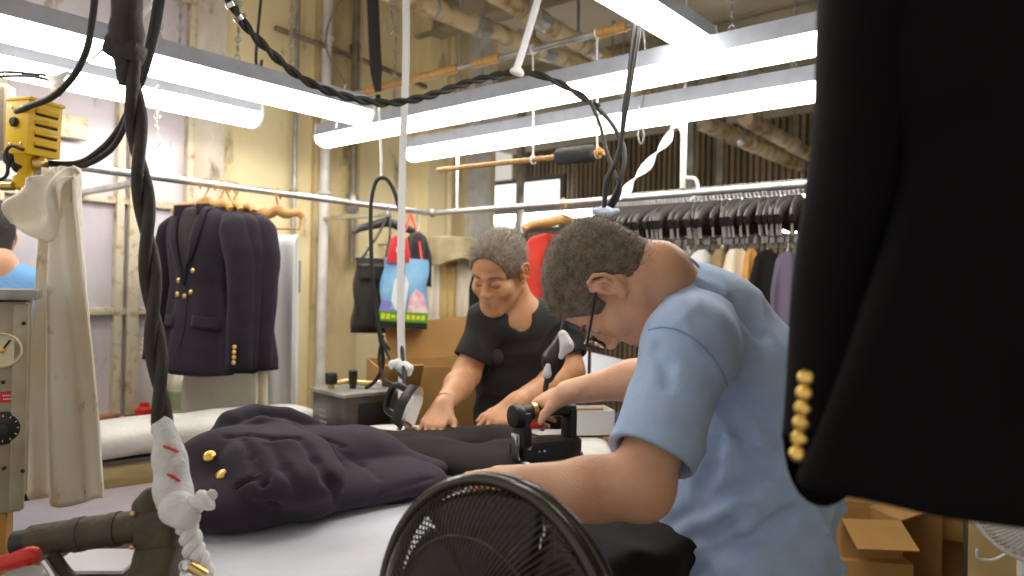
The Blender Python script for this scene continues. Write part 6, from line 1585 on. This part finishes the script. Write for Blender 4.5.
b = MB(); b.tube(smooth_path(PX([(640, 88), (638, 100), (640, 108), (643, 100), (641, 88)], 2.75)), 0.002, 5); b.tube(smooth_path(PX([(641, 108), (641, 125)], 2.75)), 0.002, 5); b.tube(smooth_path(PX([(640, 125), (638, 135), (641, 144), (644, 135), (641, 125)], 2.75)), 0.002, 5)
tag(b.build('wire_hook', steel, None), 'thin double wire loop hanging below the upper right light', 'hook')
cable('cable', [(262, -10, 2.9), (258, 30, 2.9), (256, 60, 2.9), (259, 74, 2.9), (262, 60, 2.9)], 2.9, 0.006, rubber, 'thin dark cable end hanging right of the chain on the cream wall')
cable('cable', [(345, -8), (330, 20), (326, 45), (334, 66), (346, 84)], 3.6, 0.006, mat('grey_cable', (0.25, 0.22, 0.18), 0.6), 'grey cable curving in front of the white riser pipe')
cable('wire', [(336, 128, 2.95), (339, 110, 2.95), (342, 96, 2.95), (346, 84, 3.0)], 2.95, 0.003, twine, 'pale wire tied round the end of the nearer left light', 'wire')
# ================================================================ the big jacket, cartons, fans
wool_shaded = mat('shaded_navy_wool', (0.0050, 0.0034, 0.0048), 0.95, var=0.2, vscale=20, bump=0.12, bscale=400, spec=0.15)  # near-black base holds the shade of the side turned from the lamps
# dark jacket close to the camera, seen from its side
jx = nrm(arr(0.945, -0.33, 0)); Bj = basis(x=jx, z=RZ)
hem_l = W(797, 479, 0.65)
jo = hem_l + jx * 0.245 - Bj[:, 1] * 0.0; zh = hem_l[2]
jorg = arr(jo[0], jo[1], zh + 0.69)
bj = thing('blazer', 'big near-black jacket hanging at the right, a row of gold cuff buttons', 'jacket', tuple(jorg))
jp = lambda x, y, z: jorg + Bj @ arr(x, y, z)
rows = [(0.0, 0.055, 0.04), (0.04, 0.14, 0.06), (0.09, 0.19, 0.072), (0.2, 0.192, 0.085), (0.40, 0.190, 0.082), (0.55, 0.168, 0.079), (0.78, 0.200, 0.083), (1.0, 0.243, 0.088)]
rows = [tuple(np.array(q)) for q in smooth_path([arr(*r_) for r_ in rows], 5)]
zz, ww, dd = ([r[i] for r in rows] for i in range(3)); b = MB(); rings = []
for s in np.linspace(0, 1, 46):
    w, d = np.interp(s, zz, ww), np.interp(s, zz, dd); R = []
    for k, q in enumerate(ring_at(0, w, d, 56, 0, 2.4)):
        a = 2 * math.pi * k / 56; f = (0.006 * math.sin(a * 4 + 1 + s) + 0.004 * math.sin(a * 9 + 2 * s)) * min(1, s * 1.5)
        R.append(jp(q[0] * (1 + f / w), q[1] * (1 + f / d), -0.085 - s * 0.605))
    rings.append(R)
last = rings[-1]; cc = sum(last) / len(last)
rings.append([cc + (q - cc) * 0.975 for q in last]); rings.append([cc + (q - cc) * 0.82 + RZ * 0.05 for q in last])
b.loft(rings); b.build('jacket_body', wool_shaded, bj, True, 0)
for sd in (-1, 1):
    P = smooth_path([jp(sd * 0.15, 0.0, -0.13), jp(sd * 0.183, 0.01, -0.20), jp(sd * 0.188, 0.035, -0.36), jp(sd * 0.207, 0.065, -0.52), jp(sd * 0.219, 0.05, -0.652), jp(sd * 0.221, 0.045, -0.669)], 7)
    n = len(P); R = lerp_list([0.045, 0.068, 0.066, 0.058, 0.052, 0.050], n); T_ = [nrm(P[min(i+1, n-1)] - P[max(i-1, 0)]) for i in range(n)]; rg_ = []
    for i in range(n):
        Bq = basis(x=Bj[:, 0], z=T_[i]); tt = i / (n - 1)
        rg_.append([P[i] + Bq @ arr(math.cos(a) * R[i] * 0.72, math.sin(a) * R[i] * 1.08, 0) * (1 + 0.03 * math.sin(3 * a + tt * 8) + 0.02 * math.sin(tt * 24 + a * 2) * (tt > 0.25)) for a in np.linspace(0, 2 * math.pi, 27)[:-1]])
    e = rg_[-1]; c = P[-1]; rg_.append([c + (q - c) * 0.94 for q in e]); rg_.append([c + (q - c) * 0.86 - T_[-1] * 0.06 for q in e])
    b = MB(); b.loft(rg_); sl = b.build('sleeve', wool_shaded, bj, True, 0)
    if sd == -1: sleeveP = P
    for i in range(6):
        if sd == -1:
            p = W(806 - i * 1.7, 378 + i * 15.2, 0.60); button(p, nrm(cv(-0.35, 0.1, -1)), 0.0068, sl)
        else:
            button(P[-1] - T_[-1] * (0.03 + i * 0.014) - Bj[:, 1] * 0.055, -Bj[:, 1], 0.0075, sl)
for sd in (-1, 1):
    b = MB(); b.sheet(lambda a, q, sd=sd: jp(sd * (0.02 + 0.06 * a), 0.045 * math.cos(a * 2.2) - 0.012 - 0.05 * a * a, -0.07 + 0.018 * (1 - a) - 0.03 * q * (0.4 + a)), 10, 6, 0.006); b.build('collar', wool_shaded, bj, True, 0)
h = make_hanger('wooden_hanger', 'wooden hanger inside the big near-black jacket, above the frame', wood, wood, 0.16, 0.10, 0.016, 0.02, False); h.matrix_world = place(None, Bj, jorg)
rp = jorg
b = MB(); b.tube([rp - Bj[:, 0] * 0.0 - Bj[:, 1] * 0.5, rp + Bj[:, 1] * 0.5], 0.0135, 10)
for s in (-0.45, 0.45): b.tube([rp + Bj[:, 1] * s, arr(*(rp + Bj[:, 1] * s)[:2], 3.06)], 0.008, 6)
tag(b.build('clothes_rail', rail_m, None), 'short rail above the frame from which the big near-black jacket hangs', 'rail')

# ---- cartons at lower right
tape_m = mat('packing_tape', (0.55, 0.40, 0.18), 0.3)
def carton(px, py, d, w, dp, h, yaw, label, m=card, open_=False, base=0.0, pitch=0.0, group=None):
    """px, py: middle of the top front edge"""
    p = W(px, py, d); yaw = yaw - math.atan((px - 512) / FPX); x = nrm(arr(math.cos(yaw), math.sin(yaw), 0)); Bq = basis(x=x, z=nrm(RZ + np.cross(RZ, x) * pitch)); c = p + Bq[:, 1] * dp / 2
    t = thing('carton', label, 'box', (c[0], c[1], max(0, c[2] - h)), group)
    if open_:
        for s_, ax_ in ((-1, 0), (1, 0), (-1, 1), (1, 1)):
            b = MB(); q = c + Bq[:, ax_] * s_ * (w if ax_ == 0 else dp) / 2 - Bq[:, 2] * h / 2; b.box(q, (0.006, dp, h) if ax_ == 0 else (w, 0.006, h), Bq); b.build('side_panel', m, t, False)
        b = MB(); b.box(c - Bq[:, 2] * (h - 0.004), (w, dp, 0.006), Bq); b.build('bottom_panel', m, t, False)
        for s_, ax_, hl in ((-1, 1, 0.14), (1, 0, 0.12)):
            ln = (dp if ax_ == 0 else w) * 0.98; o = c + Bq[:, ax_] * s_ * (w if ax_ == 0 else dp) / 2; dirn = nrm(Bq[:, ax_] * s_ * 0.95 + Bq[:, 2] * (-0.55 if ax_ else 0.35)); al = Bq[:, 1 - ax_]
            b = MB(); b.box(o + dirn * hl / 2, (ln, hl, 0.005), basis(x=al, y=dirn)); b.build('flap', m, t, False)
    else:
        b = MB(); b.box(c - Bq[:, 2] * h / 2, (w, dp, h), Bq, 0.004); b.build('box_body', m, t)
        b = MB(); b.box(c + Bq[:, 2] * 0.001, (w + 0.004, 0.05, 0.003), Bq); b.box(c + Bq @ arr(0, 0, -h * 0.1), (w + 0.004, 0.05, h * 0.2), Bq); b.build('packing_tape', tape_m, t, False)
    return t
zf = lambda px, py, d: W(px, py, d)[2]
carton(838, 500, 2.75, 0.24, 0.30, 0.26, 0.15, 'brown carton peeping out right of the light blue shirt', card, base=0)
carton(850, 548, 2.70, 0.36, 0.34, zf(850, 548, 2.70), 0.1, 'lower brown carton right of the light blue shirt, under the tilted open one', card_d)
carton(871, 520, 2.45, 0.20, 0.24, 0.30, 0.42, 'open carton with a folded-down flap between the shirt and the tall carton', card, True, pitch=0.10)
carton(872, 562, 2.40, 0.26, 0.26, zf(872, 562, 2.40), 0.3, 'brown carton under the open one with the folded-down flap', card)
carton(919, 508, 2.55, 0.145, 0.30, zf(919, 508, 2.55), 0.02, 'tall narrow brown carton in the middle of the row under the big jacket', card_d)
carton(950, 508, 2.65, 0.085, 0.30, 0.12, -0.05, 'small brown carton right of the tall narrow one, topmost there', card)
carton(950, 540, 2.68, 0.10, 0.28, zf(950, 540, 2.68), -0.05, 'lower dark brown carton right of the tall narrow one', card_d)
p = W(972, 520, 2.5); t = thing('steel_post', 'grey green steel post between the brown cartons and the nearest carton', 'post', (p[0], p[1], 0)); b = MB(); b.box((p[0], p[1], 1.53), (0.035, 0.035, 3.06), None, 0.004); b.build('post', mat('post_paint', (0.16, 0.15, 0.11), 0.5), t); b = MB(); b.box((p[0], p[1], 0.005), (0.12, 0.12, 0.01), None); b.build('foot_plate', steel, t)
near = carton(1030, 512, 1.95, 0.28, 0.3, zf(1030, 512, 1.95), 0.0, 'nearest brown carton at the right edge, below the white fan', mat('carton_tan', (0.46, 0.33, 0.14), 0.85, var=0.25, vscale=7))
b = MB(); b.tube(smooth_path(PX([(977, 549), (977, 556), (980, 559), (992, 560), (1002, 556), (1012, 549), (1026, 543)], 1.93), 5), 0.0038, 8)
tag(b.build('wire_hook', white_pipe, None), 'white bent wire hook in front of the nearest carton', 'hook')

# ---- fans
def fan(c, axis, R, depth, m, mr, label, nspokes, rings_, wire, rimw, pole=True, blades=None, hub=0.045):
    """guard of radial wires front and back, double rim, blades, motor; axis points out of its front"""
    B = basis(z=nrm(axis), x=np.cross(RZ, nrm(axis))); t = thing('fan', label, 'fan', (c[0], c[1], 0))
    P = lambda r, a, z: c + B @ arr(r * math.cos(a), r * math.sin(a), z)
    def prof(r, s):   # dome of the guard
        f = r / R; return s * depth * (0.50 - 0.26 * f * f - 0.20 * f ** 8)
    for s, nm in ((1, 'front_grille'), (-1, 'rear_grille')):
        b = MB(); rr = np.concatenate([np.linspace(hub, R * 0.9, 8), [R * 0.96, R]])
        for i in range(nspokes):
            a = 2 * math.pi * i / nspokes; tw = 0.18 * s
            b.tube([P(r, a + tw * (1 - r / R), prof(r, s)) for r in rr], wire, 5, False)
        for f in rings_: b.ring(P(0, 0, prof(R * f, s)), B[:, 2], R * f, wire * 1.25, 72, 6)
        g_ = b.build(nm, m, t)
        b = MB(); b.lathe([(0.0, prof(0, 1) + 0.006), (hub * 0.7, prof(0, 1) + 0.005), (hub * 1.08, prof(hub, 1))][::-1] if s > 0 else [(hub * 1.08, prof(hub, -1)), (hub * 0.9, prof(0, -1) - 0.004), (0.0, prof(0, -1) - 0.006)], c, B[:, 2], 28); b.build('hub_cap', mr, g_)
    for z, nm in ((rimw * 0.62, 'front_rim'), (-rimw * 0.62, 'rear_rim')):
        b = MB(); b.ring(c + B[:, 2] * z, B[:, 2], R, rimw * 0.5, 96, 12); b.build(nm, mr, t)
    for k in range(5):
        a0 = 2 * math.pi * k / 5 + 0.3
        def bl(a, q, a0=a0):
            r = hub * 0.9 + (R * 0.95 - hub) * q; an = a0 + (a - 0.5) * (1.14 - 0.12 * q) + 0.25 * q; return P(r, an, (a - 0.5) * depth * 0.30 - 0.006)
        b = MB(); b.sheet(bl, 9, 12, 0.003); b.build('blade', blades or mr, t, True, 0)
    b = MB(); b.lathe([(hub * 0.8, -depth * 0.30), (hub * 0.9, 0), (hub * 0.5, depth * 0.22)], c, B[:, 2], 20); b.build('rotor', mr, t)
    b = MB(); b.lathe([(0.0, -depth * 0.46 - 0.12), (0.035, -depth * 0.46 - 0.115), (0.055, -depth * 0.46 - 0.08), (0.058, -depth * 0.40)], c, B[:, 2], 24); b.build('motor', mr, t)
    bk = c - B[:, 2] * (depth * 0.46 + 0.06)
    b = MB(); b.tube([bk, arr(bk[0], bk[1], 0.03)], 0.016, 12); b.build('pole', mr, t)
    b = MB(); b.lathe([(0.19, 0.0), (0.19, 0.012), (0.12, 0.03), (0.03, 0.045)], (bk[0], bk[1], 0), (0, 0, 1), 32); b.build('base', mr, t)
    return t
fan_black = mat('fan_black', (0.030, 0.025, 0.017), 0.22, var=0.3, vscale=20, coat=0.3)
fan_wire = mat('fan_wire_bronze', (0.035, 0.028, 0.018), 0.4)
fan(W(489, 634, 0.86), cv(-0.62, 0.12, -0.77), 0.180, 0.125, fan_wire, fan_black, 'black pedestal fan in front of the pressing board', 130, (0.32, 0.66), 0.0013, 0.016)
fw_ = mat('fan_white', (0.74, 0.72, 0.68), 0.4)
fan(W(1042, 496, 1.80), cv(-0.30, 0.05, -0.95), 0.165, 0.11, fw_, fw_, 'white fan at the right edge above the nearest carton', 90, (0.4, 0.7), 0.0016, 0.012)
